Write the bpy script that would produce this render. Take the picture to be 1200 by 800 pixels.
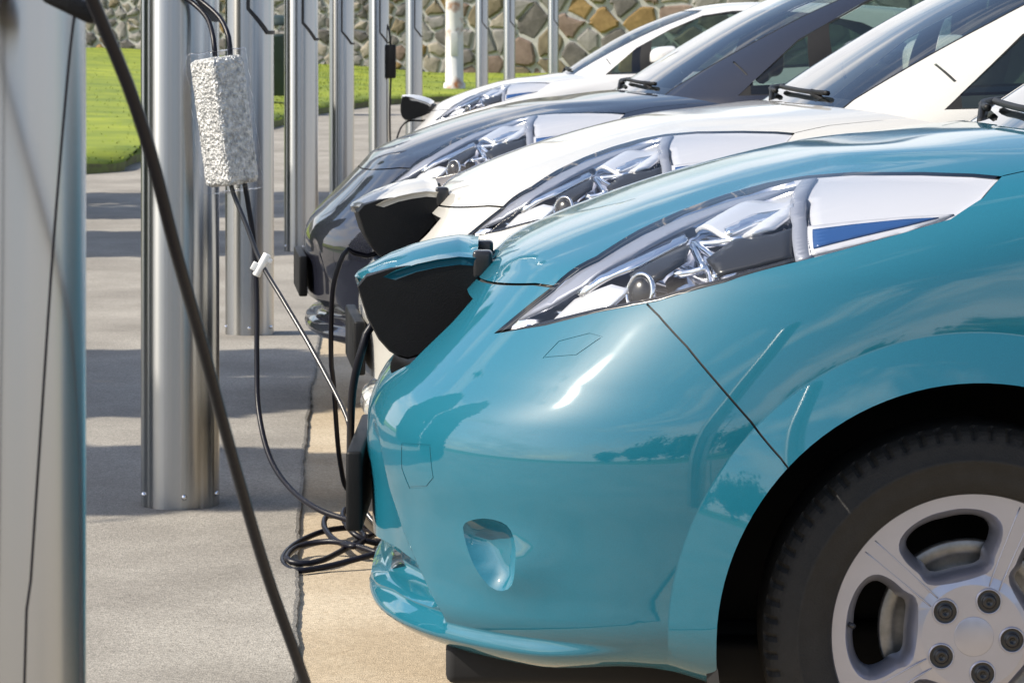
import bpy, bmesh, math, random
import numpy as np
from mathutils import Vector, Matrix, noise as mnoise
from mathutils.geometry import delaunay_2d_cdt

random.seed(7)
rng = np.random.default_rng(7)
scene = bpy.context.scene
COL = scene.collection
for o in list(bpy.data.objects):
    bpy.data.objects.remove(o)

# ------------------------------------------------------------------ camera
FPX, CX, HY, CAMH = 3570.0, 600.0, 65.0, 1.186     # focal length, principal column, horizon row (1200x800 pixels), eye height
cam = bpy.data.cameras.new('camera')
cam.sensor_width = 36.0
cam.lens = 36.0 * FPX / 1200.0
cam.shift_y = -(400.0 - HY) / 1200.0
cam.clip_start = 0.05
cam.clip_end = 2000
cam.dof.use_dof = True
cam.dof.focus_distance = 5.2
cam.dof.aperture_fstop = 30.0
cam_o = bpy.data.objects.new('camera', cam)
cam_o.location = (0, 0, CAMH)
cam_o.rotation_euler = (math.radians(90), 0, 0)
COL.objects.link(cam_o)
scene.camera = cam_o

# ------------------------------------------------------------------ sky and sun
SUN_EL = math.radians(42)
SUN_AZ = math.radians(-98)          # clockwise from +Y: left of the view and a little behind the camera
sun_dir = Vector((math.sin(SUN_AZ) * math.cos(SUN_EL), math.cos(SUN_AZ) * math.cos(SUN_EL), math.sin(SUN_EL)))
world = bpy.data.worlds.new('World')
scene.world = world
world.use_nodes = True
wn, wl = world.node_tree.nodes, world.node_tree.links
wn.clear()
w_out = wn.new('ShaderNodeOutputWorld')
w_bg = wn.new('ShaderNodeBackground')
w_bg.inputs['Strength'].default_value = 0.125
w_sky = wn.new('ShaderNodeTexSky')
w_sky.sky_type = 'NISHITA'
w_sky.sun_disc = False
w_sky.sun_elevation = SUN_EL
w_sky.sun_rotation = SUN_AZ
w_sky.air_density = 1.0
w_sky.dust_density = 1.5
# broken fair-weather cloud over the whole sky
w_tc = wn.new('ShaderNodeTexCoord')
w_map = wn.new('ShaderNodeMapping')
w_map.inputs['Scale'].default_value = (1.0, 1.0, 3.2)
w_noise = wn.new('ShaderNodeTexNoise')
w_noise.inputs['Scale'].default_value = 3.1
w_noise.inputs['Detail'].default_value = 7
w_noise.inputs['Roughness'].default_value = 0.58
w_ramp = wn.new('ShaderNodeValToRGB')
w_ramp.color_ramp.elements[0].position = 0.50
w_ramp.color_ramp.elements[1].position = 0.68
w_mix = wn.new('ShaderNodeMixRGB')
w_mix.inputs['Color2'].default_value = (6.4, 6.4, 6.6, 1)
wl.new(w_tc.outputs['Generated'], w_map.inputs['Vector'])
wl.new(w_map.outputs['Vector'], w_noise.inputs['Vector'])
w_sep = wn.new('ShaderNodeSeparateXYZ')
w_low = wn.new('ShaderNodeMapRange')           # cloud fields close up towards the horizon
w_low.inputs['From Min'].default_value = 0.02
w_low.inputs['From Max'].default_value = 0.55
w_low.inputs['To Min'].default_value = 0.17
w_low.inputs['To Max'].default_value = -0.07
w_add = wn.new('ShaderNodeMath')
w_add.operation = 'ADD'
wl.new(w_tc.outputs['Generated'], w_sep.inputs['Vector'])
wl.new(w_sep.outputs['Z'], w_low.inputs['Value'])
wl.new(w_noise.outputs['Fac'], w_add.inputs[0])
wl.new(w_low.outputs['Result'], w_add.inputs[1])
wl.new(w_add.outputs['Value'], w_ramp.inputs['Fac'])
wl.new(w_ramp.outputs['Color'], w_mix.inputs['Fac'])
wl.new(w_sky.outputs['Color'], w_mix.inputs['Color1'])
wl.new(w_mix.outputs['Color'], w_bg.inputs['Color'])
wl.new(w_bg.outputs['Background'], w_out.inputs['Surface'])

sun = bpy.data.lights.new('sun', 'SUN')
sun.energy = 4.2
sun.angle = math.radians(0.5)
sun.color = (1.0, 0.92, 0.79)
sun_o = bpy.data.objects.new('sun', sun)
sun_o.rotation_euler = (-sun_dir).to_track_quat('-Z', 'Y').to_euler()
sun_o.location = (-20, -5, 30)
COL.objects.link(sun_o)

scene.view_settings.view_transform = 'Standard'
scene.view_settings.look = 'None'
scene.view_settings.gamma = 1.0
scene.view_settings.use_curve_mapping = False
scene.view_settings.exposure = 0.72
scene.render.engine = 'CYCLES'
scene.cycles.max_bounces = 8
scene.cycles.transparent_max_bounces = 24
scene.cycles.caustics_reflective = False
scene.cycles.caustics_refractive = False

# ------------------------------------------------------------------ materials
def mat(name, color, rough=0.5, metal=0.0, coat=0.0, coat_rough=0.03, spec=0.5, var=0.0, vscale=8.0,
        bump=0.0, bscale=60.0, col2=None, detail=5.0, aniso=0.0, rvar=0.0):
    m = bpy.data.materials.new(name)
    m.use_nodes = True
    nt = m.node_tree
    b = nt.nodes['Principled BSDF']
    b.inputs['Base Color'].default_value = (*color, 1)
    b.inputs['Roughness'].default_value = rough
    b.inputs['Metallic'].default_value = metal
    b.inputs['Coat Weight'].default_value = coat
    b.inputs['Coat Roughness'].default_value = coat_rough
    b.inputs['Specular IOR Level'].default_value = spec
    tc = nt.nodes.new('ShaderNodeTexCoord')
    if var > 0 or col2:
        n = nt.nodes.new('ShaderNodeTexNoise')
        n.inputs['Scale'].default_value = vscale
        n.inputs['Detail'].default_value = detail
        n.inputs['Roughness'].default_value = 0.6
        nt.links.new(tc.outputs['Object'], n.inputs['Vector'])
        r = nt.nodes.new('ShaderNodeValToRGB')
        r.color_ramp.elements[0].position = 0.33
        r.color_ramp.elements[1].position = 0.67
        c2 = col2 if col2 else tuple(min(1, c * (1 + var)) for c in color)
        c1 = color if col2 else tuple(c * (1 - var) for c in color)
        r.color_ramp.elements[0].color = (*c1, 1)
        r.color_ramp.elements[1].color = (*c2, 1)
        nt.links.new(n.outputs['Fac'], r.inputs['Fac'])
        nt.links.new(r.outputs['Color'], b.inputs['Base Color'])
    if rvar > 0:
        n3 = nt.nodes.new('ShaderNodeTexNoise')
        n3.inputs['Scale'].default_value = vscale
        n3.inputs['Detail'].default_value = 6
        nt.links.new(tc.outputs['Object'], n3.inputs['Vector'])
        mr = nt.nodes.new('ShaderNodeMapRange')
        mr.inputs['From Min'].default_value = 0.3
        mr.inputs['From Max'].default_value = 0.7
        mr.inputs['To Min'].default_value = max(0, rough - rvar)
        mr.inputs['To Max'].default_value = rough + rvar
        nt.links.new(n3.outputs['Fac'], mr.inputs['Value'])
        nt.links.new(mr.outputs['Result'], b.inputs['Roughness'])
    if bump > 0:
        n2 = nt.nodes.new('ShaderNodeTexNoise')
        n2.inputs['Scale'].default_value = bscale
        n2.inputs['Detail'].default_value = 4
        nt.links.new(tc.outputs['Object'], n2.inputs['Vector'])
        bp = nt.nodes.new('ShaderNodeBump')
        bp.inputs['Strength'].default_value = bump
        bp.inputs['Distance'].default_value = 0.01
        nt.links.new(n2.outputs['Fac'], bp.inputs['Height'])
        nt.links.new(bp.outputs['Normal'], b.inputs['Normal'])
    return m

def paint(name, color, metal=0.0, rough=0.4):
    m = mat(name, color, rough, metal, coat=0.9, coat_rough=0.035, spec=0.08)
    nt = m.node_tree
    b = nt.nodes['Principled BSDF']
    b.inputs['Coat IOR'].default_value = 1.8
    tc = nt.nodes['Texture Coordinate']
    n = nt.nodes.new('ShaderNodeTexNoise')           # fine flake
    n.inputs['Scale'].default_value = 900
    n.inputs['Detail'].default_value = 1
    nt.links.new(tc.outputs['Object'], n.inputs['Vector'])
    r = nt.nodes.new('ShaderNodeMapRange')
    r.inputs['From Min'].default_value = 0.35
    r.inputs['From Max'].default_value = 0.65
    r.inputs['To Min'].default_value = 0.92
    r.inputs['To Max'].default_value = 1.08
    nt.links.new(n.outputs['Fac'], r.inputs['Value'])
    mx = nt.nodes.new('ShaderNodeMixRGB')
    mx.blend_type = 'MULTIPLY'
    mx.inputs['Fac'].default_value = 1
    mx.inputs['Color1'].default_value = (*color, 1)
    nt.links.new(r.outputs['Result'], mx.inputs['Color2'])
    nt.links.new(mx.outputs['Color'], b.inputs['Base Color'])
    return m

def clear_glass(name, tint=(1, 1, 1), rough=0.0, ior=1.5, refl=1.0):
    m = bpy.data.materials.new(name)
    m.use_nodes = True
    nt = m.node_tree
    nt.nodes.clear()
    out = nt.nodes.new('ShaderNodeOutputMaterial')
    tr = nt.nodes.new('ShaderNodeBsdfTransparent')
    tr.inputs['Color'].default_value = (*tint, 1)
    gl = nt.nodes.new('ShaderNodeBsdfGlossy')
    gl.inputs['Roughness'].default_value = rough
    gl.inputs['Color'].default_value = (refl, refl, refl, 1)
    lw = nt.nodes.new('ShaderNodeLayerWeight')            # Schlick reflectance of a thin sheet, the same from both sides
    lw.inputs['Blend'].default_value = 0.5
    pw = nt.nodes.new('ShaderNodeMath'); pw.operation = 'POWER'; pw.inputs[1].default_value = 5.0
    nt.links.new(lw.outputs['Facing'], pw.inputs[0])
    f0 = ((ior - 1) / (ior + 1)) ** 2
    fr = nt.nodes.new('ShaderNodeMapRange')
    fr.inputs['To Min'].default_value = f0
    fr.inputs['To Max'].default_value = 1.0
    nt.links.new(pw.outputs[0], fr.inputs['Value'])
    mx = nt.nodes.new('ShaderNodeMixShader')
    nt.links.new(fr.outputs['Result'], mx.inputs['Fac'])
    nt.links.new(tr.outputs['BSDF'], mx.inputs[1])
    nt.links.new(gl.outputs['BSDF'], mx.inputs[2])
    nt.links.new(mx.outputs['Shader'], out.inputs['Surface'])
    return m

M = {}
M['teal'] = paint('teal_paint', (0.008, 0.116, 0.172), 0.0, 0.5)
M['white'] = paint('white_paint', (0.52, 0.505, 0.465))
M['dark'] = paint('dark_paint', (0.012, 0.013, 0.021), 0.0, 0.4)
M['white2'] = paint('bright_white_paint', (0.58, 0.58, 0.58))
M['black_plastic'] = mat('black_plastic', (0.008, 0.008, 0.0085), 0.5, spec=0.22, bump=0.15, bscale=400, var=0.2)
M['liner'] = mat('wheel_liner', (0.008, 0.008, 0.009), 0.8)
M['gap'] = mat('gap_dark', (0.01, 0.012, 0.014), 0.7)
M['rubber'] = mat('tyre_rubber', (0.024, 0.023, 0.022), 0.72, spec=0.3, var=0.25, vscale=30, bump=0.2, bscale=300, rvar=0.1)
M['alloy'] = mat('alloy_silver', (0.40, 0.41, 0.49), 0.32, 0.75, coat=0.5, coat_rough=0.08, var=0.04, vscale=12)
M['disc'] = mat('brake_disc', (0.26, 0.255, 0.25), 0.4, 0.8, var=0.2, vscale=40)
M['rust'] = mat('rusty_hub', (0.09, 0.055, 0.03), 0.8, var=0.5, vscale=60)
M['chrome'] = mat('chrome', (0.82, 0.82, 0.84), 0.06, 1.0)
M['dark_chrome'] = mat('dark_chrome', (0.66, 0.66, 0.69), 0.13, 1.0)
M['lamp_black'] = mat('lamp_black', (0.02, 0.02, 0.022), 0.25)
M['lamp_silver'] = mat('lamp_silver', (0.85, 0.85, 0.88), 0.28, 0.55)
M['lamp_white'] = mat('lamp_white', (0.50, 0.50, 0.535), 0.35, 0.2)
M['lamp_grey'] = mat('lamp_grey', (0.26, 0.27, 0.32), 0.35, 0.3)
M['lamp_blue'] = mat('lamp_blue', (0.018, 0.065, 0.20), 0.2, 0.1)
M['lens'] = clear_glass('lamp_lens', (0.97, 0.98, 0.98), 0.0, 1.45)
M['glass'] = clear_glass('window_glass', (0.50, 0.60, 0.56), 0.0, 1.6)
M['screen_glass'] = clear_glass('windscreen_glass', (0.78, 0.82, 0.80), 0.0, 2.4)
M['interior'] = mat('interior', (0.05, 0.048, 0.046), 0.75, var=0.1)
M['seat'] = mat('seat_cloth', (0.16, 0.15, 0.135), 0.9, var=0.1, vscale=40)
M['dash'] = mat('dashboard', (0.52, 0.46, 0.33), 0.6, var=0.1)
M['cable'] = mat('cable_black', (0.006, 0.006, 0.011), 0.38, spec=0.28, var=0.15, bump=0.05, bscale=200)
M['cable_grey'] = mat('cable_grey', (0.03, 0.03, 0.033), 0.25)
M['white_plastic'] = mat('white_plastic', (0.8, 0.8, 0.78), 0.4, var=0.03)
M['plug_blue'] = mat('plug_blue', (0.02, 0.10, 0.45), 0.3)

# ------------------------------------------------------------------ mesh helpers
def link(o, parent=None):
    COL.objects.link(o)
    if parent is not None:
        o.parent = parent
    return o

def mesh_obj(name, verts, faces, material, parent=None, normals=None, smooth=True, mats=None, midx=None):
    me = bpy.data.meshes.new(name)
    me.from_pydata([tuple(map(float, v)) for v in verts], [], [tuple(int(i) for i in f) for f in faces])
    for m in (mats if mats else [material]):
        me.materials.append(m)
    if midx is not None:
        me.polygons.foreach_set('material_index', np.asarray(midx, dtype=np.int32))
    if smooth:
        me.polygons.foreach_set('use_smooth', np.ones(len(me.polygons), dtype=bool))
    me.update()
    if normals is not None:
        me.normals_split_custom_set_from_vertices([tuple(map(float, n)) for n in normals])
    return link(bpy.data.objects.new(name, me), parent)

class MB:
    """collects shapes for ONE mesh object"""
    def __init__(self):
        self.v, self.f, self.s = [], [], []
    def add(self, verts, faces, smooth=False):
        k = len(self.v)
        self.v += [tuple(v) for v in verts]
        self.f += [tuple(i + k for i in f) for f in faces]
        self.s += [smooth] * len(faces)
    def box(self, c, d, bev=0.0, rot=None):
        bm = bmesh.new()
        bmesh.ops.create_cube(bm, size=1.0)
        bmesh.ops.scale(bm, vec=d, verts=bm.verts)
        if bev > 0:
            bmesh.ops.bevel(bm, geom=bm.edges[:], offset=bev, segments=3, profile=0.5, affect='EDGES')
        if rot is not None:
            bmesh.ops.transform(bm, matrix=rot.to_4x4(), verts=bm.verts)
        bmesh.ops.translate(bm, vec=c, verts=bm.verts)
        bm.verts.index_update()
        self.add([v.co[:] for v in bm.verts], [[v.index for v in f.verts] for f in bm.faces], bev > 0)
        bm.free()
    def lathe(self, prof, axis='Z', c=(0, 0, 0), n=32, cap=False):
        """prof: list of (radius, height)"""
        vs, fs = [], []
        for r, h in prof:
            for k in range(n):
                a = 2 * math.pi * k / n
                p = (r * math.cos(a), r * math.sin(a), h)
                if axis == 'Y':
                    p = (p[0], p[2], p[1])
                elif axis == 'X':
                    p = (p[2], p[0], p[1])
                vs.append((p[0] + c[0], p[1] + c[1], p[2] + c[2]))
        for i in range(len(prof) - 1):
            for k in range(n):
                k2 = (k + 1) % n
                q = (i * n + k, i * n + k2, (i + 1) * n + k2, (i + 1) * n + k)
                fs.append(q if axis != 'Y' else q[::-1])
        self.add(vs, fs, True)
        if cap:
            for i in (0, len(prof) - 1):
                self.add([vs[i * n + k] for k in range(n)], [tuple(range(n))], False)
    def tube(self, pts, r, n=10, closed=False, res=0.02):
        P = smooth_path(pts, res, closed)
        m = len(P)
        vs, fs = [], []
        up = Vector((0.13, 0.31, 0.94)).normalized()
        side = None
        rr = r if callable(r) else (lambda t: r)
        for i in range(m):
            a = P[(i - 1) % m] if (closed or i > 0) else P[0]
            b = P[(i + 1) % m] if (closed or i < m - 1) else P[-1]
            t = (b - a).normalized()
            if side is None:
                side = t.cross(up).normalized()
            side = (side - t * side.dot(t)).normalized()
            bi = t.cross(side)
            for k in range(n):
                an = 2 * math.pi * k / n
                vs.append(P[i] + (side * math.cos(an) + bi * math.sin(an)) * rr(i / max(1, m - 1)))
        for i in range(m if closed else m - 1):
            j = (i + 1) % m
            for k in range(n):
                k2 = (k + 1) % n
                fs.append((i * n + k, i * n + k2, j * n + k2, j * n + k))
        if not closed:
            fs.append(tuple(range(n))[::-1])
            fs.append(tuple((m - 1) * n + k for k in range(n)))
        self.add([v[:] for v in vs], fs, True)
    def build(self, name, material, parent=None, mats=None, midx=None):
        me = bpy.data.meshes.new(name)
        me.from_pydata(self.v, [], self.f)
        for m in (mats if mats else [material]):
            me.materials.append(m)
        me.polygons.foreach_set('use_smooth', np.array(self.s, dtype=bool))
        if midx is not None:
            me.polygons.foreach_set('material_index', np.asarray(midx, dtype=np.int32))
        me.update()
        return link(bpy.data.objects.new(name, me), parent)

def smooth_path(pts, res=0.02, closed=False):
    P = [Vector(p) for p in pts]
    n = len(P)
    out = []
    rngi = range(n) if closed else range(n - 1)
    for i in rngi:
        p0 = P[(i - 1) % n] if (closed or i > 0) else P[0] * 2 - P[1]
        p1, p2 = P[i], P[(i + 1) % n]
        p3 = P[(i + 2) % n] if (closed or i < n - 2) else P[-1] * 2 - P[-2]
        k = max(2, int((p2 - p1).length / res))
        for j in range(k):
            t = j / k
            out.append(0.5 * ((2 * p1) + (p2 - p0) * t + (2 * p0 - 5 * p1 + 4 * p2 - p3) * t * t + (3 * p1 - p0 - 3 * p2 + p3) * t ** 3))
    if not closed:
        out.append(P[-1])
    return out

def empty(name, loc, label=None, cat=None, group=None, rz=0):
    o = bpy.data.objects.new(name, None)
    o.location = loc
    o.rotation_euler = (0, 0, rz)
    o.empty_display_size = 0.1
    link(o)
    tag(o, label, cat, group)
    return o

def tag(o, label=None, cat=None, group=None, kind=None):
    if label: o['label'] = label
    if cat: o['category'] = cat
    if group: o['group'] = group
    if kind: o['kind'] = kind
    return o

def at(px, py, Y):
    """photo pixel at depth Y -> world point"""
    return ((px - CX) * Y / FPX, Y, CAMH - (py - HY) * Y / FPX)

def terrain(X, Y):
    return np.where(Y > 29.0, (Y - 29.0) * 0.0165, 0.0)

def pchip(x, y):
    x = np.asarray(x, float); y = np.asarray(y, float)
    h = np.diff(x); d = np.diff(y) / h
    m = np.zeros_like(y)
    m[0], m[-1] = d[0], d[-1]
    for i in range(1, len(x) - 1):
        if d[i - 1] * d[i] > 0:
            w1, w2 = 2 * h[i] + h[i - 1], h[i] + 2 * h[i - 1]
            m[i] = (w1 + w2) / (w1 / d[i - 1] + w2 / d[i])
    def f(q):
        q = np.clip(np.asarray(q, float), x[0], x[-1])
        k = np.clip(np.searchsorted(x, q, side='right') - 1, 0, len(x) - 2)
        t = (q - x[k]) / h[k]
        return ((2 * t**3 - 3 * t**2 + 1) * y[k] + (t**3 - 2 * t**2 + t) * h[k] * m[k]
                + (-2 * t**3 + 3 * t**2) * y[k + 1] + (t**3 - t**2) * h[k] * m[k + 1])
    return f

def sstep(a, b, x):
    t = np.clip((np.asarray(x, float) - a) / (b - a), 0, 1)
    return t * t * (3 - 2 * t)

def inside(poly, pts):
    poly = np.asarray(poly); x, y = pts[:, 0], pts[:, 1]
    r = np.zeros(len(pts), bool)
    n = len(poly)
    for i in range(n):
        x1, y1 = poly[i]; x2, y2 = poly[(i + 1) % n]
        c = (y1 > y) != (y2 > y)
        with np.errstate(divide='ignore', invalid='ignore'):
            xi = (x2 - x1) * (y - y1) / (y2 - y1 + 1e-30) + x1
        r ^= c & (x < xi)
    return r

def seg_dist(line, pts, closed=False):
    line = np.asarray(line)
    best = np.full(len(pts), 1e9)
    n = len(line)
    for i in range(n if closed else n - 1):
        a, b = line[i], line[(i + 1) % n]
        ab = b - a
        t = np.clip(((pts - a) @ ab) / max(1e-12, ab @ ab), 0, 1)
        best = np.minimum(best, np.linalg.norm(pts - (a + t[:, None] * ab), axis=1))
    return best

def densify(poly, step, closed=False):
    P = np.asarray(poly, float)
    out = []
    n = len(P)
    for i in range(n if closed else n - 1):
        a, b = P[i], P[(i + 1) % n]
        k = max(1, int(np.ceil(np.linalg.norm(b - a) / step)))
        for j in range(k):
            out.append(a + (b - a) * j / k)
    if not closed:
        out.append(P[-1])
    return np.array(out)

def spline2(poly, step, closed=False):
    P = smooth_path([(p[0], p[1], 0) for p in poly], step, closed)
    return np.array([(p.x, p.y) for p in P])

# ------------------------------------------------------------------ car surfaces
AXF, AXR, AXZ, RARCH = 0.957, 3.657, 0.316, 0.386
CARS = {  # name: (nose X, centre plane Y)
    'teal': (-0.265, 5.40), 'white': (-0.354, 7.90), 'dark': (-0.665, 10.40), 'white2': (-0.760, 21.15)}

class Surf:
    """half body given by its waterlines: at height z a blunt curve starting on the centre line at u0(z)"""
    def __init__(self, prof, W, L, p, rear, Lr, pr, disp=None):
        pu, pz = zip(*prof)
        self.u0 = pchip(pz, pu)
        self.z0, self.z1 = pz[0], pz[-1]
        self.W = pchip(*zip(*W))
        self.L, self.p, self.Lr, self.pr = L, p, Lr, pr
        self.uR = pchip([r[1] for r in rear], [r[0] for r in rear])
        self.disp = disp
        zz = np.linspace(self.z0, self.z1, 6000)
        uu = self.u0(zz)
        self.tt = np.concatenate([[0], np.cumsum(np.hypot(np.diff(zz), np.diff(uu)))])
        self.zz = zz
        self.tmax = self.tt[-1]
        dd = np.concatenate([L * (1 - np.cos(np.linspace(0, math.pi / 2, 3000))), [L + 6]])
        yy = 0.85 * self.f(dd)
        self.dd = dd
        self.ss = np.concatenate([[0], np.cumsum(np.hypot(np.diff(dd), np.diff(yy)))])
    def f(self, d):
        q = 1 - np.clip(d / self.L, 0, 1)
        return (1 - q ** self.p) ** (1 / self.p)
    def yraw(self, u, z):
        d = u - self.u0(z)
        dr = np.clip((self.uR(z) - u) / self.Lr, 0, 1)
        return self.W(z) * self.f(d) * (1 - (1 - dr) ** self.pr) ** (1 / self.pr)
    def dom(self, u, z):
        return np.stack([np.interp(np.asarray(u, float) - self.u0(z), self.dd, self.ss), np.interp(z, self.zz, self.tt)], -1)
    def uz(self, st):
        z = np.interp(st[:, 1], self.tt, self.zz)
        return self.u0(z) + np.interp(st[:, 0], self.ss, self.dd), z
    def base(self, s, t):
        u, z = self.uz(np.stack([s, t], -1))
        return np.stack([u, self.yraw(u, z), z], -1)
    def nrm(self, fn, s, t, e=1.5e-3):
        s0, s1 = np.maximum(s - e, 1e-5), np.maximum(s + e, 2e-3)
        t0, t1 = np.maximum(t - e, 0), np.minimum(t + e, self.tmax)
        a = fn(s1, t) - fn(s0, t)
        b = fn(s, t1) - fn(s, t0)
        n = np.cross(b, a)
        l = np.linalg.norm(n, axis=1, keepdims=True)
        n = n / np.maximum(l, 1e-12)
        n *= np.where((n[:, 1:2] < -1e-6), -1, 1)
        c = s < 2e-3
        n[c, 1] = 0
        n /= np.maximum(np.linalg.norm(n, axis=1, keepdims=True), 1e-9)
        return n
    def full(self, s, t):
        P = self.base(s, t)
        if self.disp is None:
            return P
        n = self.nrm(self.base, s, t)
        return P + n * self.disp(P[:, 0], P[:, 1], P[:, 2])[:, None]
    def eval(self, st):
        s, t = st[:, 0], st[:, 1]
        return self.full(s, t), self.nrm(self.full, s, t)
    def hit(self, px, py, car='teal'):
        """(u, z) on the camera-side half seen at a photo pixel"""
        Xn, Yc = CARS[car]
        px = np.asarray(px, float); py = np.asarray(py, float)
        Y = np.full(px.shape, Yc - 0.6)
        for _ in range(60):
            u = (px - CX) * Y / FPX - Xn
            z = np.clip(CAMH - (py - HY) * Y / FPX, self.z0, self.z1)
            Y = 0.6 * Y + 0.4 * (Yc - self.yraw(u, z))
        return np.stack([u, z], -1)
    def hits(self, pts, car='teal'):
        p = np.asarray(pts, float)
        return self.hit(p[:, 0], p[:, 1], car)

CREASE = np.array([(0.0, 0.80, 0.02), (0.235, 0.815, 0.022), (0.34, 0.862, 0.022), (0.50, 0.925, 0.020), (0.66, 0.978, 0.016), (0.78, 1.006, 0.012), (1.3, 1.05, 0.012)])

def body_disp(u, y, z):
    out = np.zeros_like(u)
    for ax in (AXF, AXR):
        r = np.hypot(u - ax, z - AXZ)
        flare = 0.019 * np.clip((0.4585 - r) / 0.0725, 0, 1.3)
        out += flare * sstep(0.50, 0.66, y)
    out += 0.013 * np.exp(-(((u - 0.262) / 0.055) ** 2 + ((z - 0.405) / 0.045) ** 2)) * sstep(0.4, 0.6, y)   # bulge over the fog lamp
    lip = sstep(0.296, 0.282, z) * sstep(0.46, 0.30, u) * 0.018
    out += lip
    ul = np.interp(z, [0.28, 0.31, 0.36, 0.42, 0.48, 0.54, 0.60, 0.64], [0.165, 0.150, 0.118, 0.085, 0.060, 0.045, 0.030, 0.022])
    out -= 0.016 * sstep(0.006, -0.010, u - ul) * sstep(0.60, 0.55, z) * sstep(0.285, 0.30, z) * sstep(0.25, 0.4, y)
    # fold in the bonnet above the lamp
    zc_ = np.interp(u, CREASE[:, 0], CREASE[:, 1])
    run = (z - zc_) / np.maximum(np.interp(u, CREASE[:, 0], CREASE[:, 2]), 1e-3)
    out += (0.006 * sstep(0.0, 1.0, run) - 0.020 * sstep(1.0, 3.6, run)) * sstep(0.20, 0.30, u) * sstep(1.10, 0.80, u) 
    # crease running back from the lamp along the flank
    out += 0.006 * np.exp(-((z - 0.74 - 0.06 * (u - 1)) / 0.05) ** 2) * sstep(1.0, 1.6, u)
    return out

BODY = Surf(
    prof=[(0.24, 0.250), (0.13, 0.253), (0.075, 0.260), (0.040, 0.274), (0.024, 0.292), (0.017, 0.32), (0.022, 0.36), (0.020, 0.45), (0.012, 0.53),
          (0.014, 0.575), (0.030, 0.62), (0.085, 0.682), (0.150, 0.748), (0.205, 0.806), (0.250, 0.848), (0.325, 0.885), (0.44, 0.930),
          (0.58, 0.975), (0.74, 1.015), (0.90, 1.044), (1.06, 1.063), (1.30, 1.076)],
    W=[(0.250, 0.845), (0.28, 0.858), (0.34, 0.872), (0.55, 0.885), (0.72, 0.882), (0.85, 0.868), (0.95, 0.838), (1.0, 0.806), (1.03, 0.77), (1.076, 0.66)],
    L=0.75, p=2.6,
    rear=[(4.24, 0.250), (4.34, 0.3), (4.43, 0.5), (4.445, 0.7), (4.42, 0.9), (4.36, 1.0), (4.30, 1.076)], Lr=0.55, pr=2.6, disp=body_disp)
BODY.W = pchip([0.250, 0.28, 0.34, 0.55, 0.72, 0.85, 0.95, 1.0, 1.03, 1.076], [0.815, 0.850, 0.872, 0.885, 0.882, 0.868, 0.838, 0.806, 0.77, 0.66])
CABIN = Surf(
    prof=[(1.03, 0.985), (1.055, 1.03), (1.116, 1.075), (1.34, 1.222), (1.52, 1.325), (1.70, 1.408), (1.92, 1.488), (2.10, 1.530), (2.25, 1.546), (2.42, 1.552)],
    W=[(0.985, 0.795), (1.08, 0.765), (1.3, 0.69), (1.45, 0.625), (1.52, 0.575), (1.552, 0.50)],
    L=0.80, p=3.0,
    rear=[(4.22, 0.985), (4.15, 1.12), (3.98, 1.33), (3.80, 1.455), (3.45, 1.512), (3.0, 1.540), (2.6, 1.552)], Lr=0.6, pr=2.6)
CABIN.W = pchip([0.985, 1.08, 1.3, 1.45, 1.52, 1.552], [0.795, 0.765, 0.69, 0.625, 0.575, 0.50])

def triangulate(surf, step_s, step_t, u_fine, lines):
    """constrained triangulation of the half surface; lines = list of (Nx2 domain points, closed)"""
    T = np.concatenate([np.arange(0, surf.tmax, step_t), [surf.tmax]])
    ends = surf.dom(surf.uR(np.interp(T, surf.tt, surf.zz)) - 1e-4, np.interp(T, surf.tt, surf.zz))[:, 0]
    pts = []
    for t, se in zip(T, ends):
        sf = min(u_fine, se - 0.7)
        row = list(np.arange(0, sf, step_s)) + list(np.arange(sf, se - 0.6, 0.10))
        row = [0, 0.006, 0.014] + [r for r in row if r > 0.018]
        row += [se - q for q in (0.55, 0.45, 0.36, 0.28, 0.21, 0.15, 0.10, 0.06, 0.03, 0.012, 0.004, 0.0)]
        pts += [(s, t) for s in row]
    verts = list(map(tuple, pts))
    edges = []
    n_row_end = np.stack([ends, T], -1)
    lines = lines + [(n_row_end, False), (np.array([(0.0, T[0]), (0.0, T[-1])]), False)]
    P = np.array(verts)
    # keep grid points a little off the constraint lines
    keep = np.ones(len(P), bool)
    for ln, cl in lines[:-2]:
        keep &= seg_dist(ln, P, cl) > min(0.35 * step_s, 0.006)
    verts = [v for v, k in zip(verts, keep) if k]
    for ln, cl in lines:
        k0 = len(verts)
        verts += [tuple(p) for p in ln]
        n = len(ln)
        edges += [(k0 + i, k0 + (i + 1) % n) for i in range(n if cl else n - 1)]
    vo, eo, fo, _, _, _ = delaunay_2d_cdt([Vector(v) for v in verts], edges, [], 0, 1e-5)
    V = np.array([(v.x, v.y) for v in vo])
    F = np.array([f for f in fo if len(f) == 3])
    C = V[F].mean(axis=1)
    se = np.interp(C[:, 1], T, ends)
    F = F[(C[:, 0] < se) & (C[:, 0] > 0)]
    V[:, 0] = np.maximum(V[:, 0], 0)
    V[:, 1] = np.clip(V[:, 1], 0, surf.tmax)
    a, b, c = V[F[:, 0]], V[F[:, 1]], V[F[:, 2]]
    area = np.abs((b[:, 0] - a[:, 0]) * (c[:, 1] - a[:, 1]) - (c[:, 0] - a[:, 0]) * (b[:, 1] - a[:, 1]))
    return V, F[area > 1e-9]

def offset_line(ln, w, closed=False):
    ln = np.asarray(ln)
    if closed:
        d = np.roll(ln, -1, 0) - np.roll(ln, 1, 0)
    else:
        d = np.gradient(ln, axis=0)
    n = np.stack([-d[:, 1], d[:, 0]], -1)
    n /= np.maximum(np.linalg.norm(n, axis=1, keepdims=True), 1e-9)
    return ln + n * w

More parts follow.
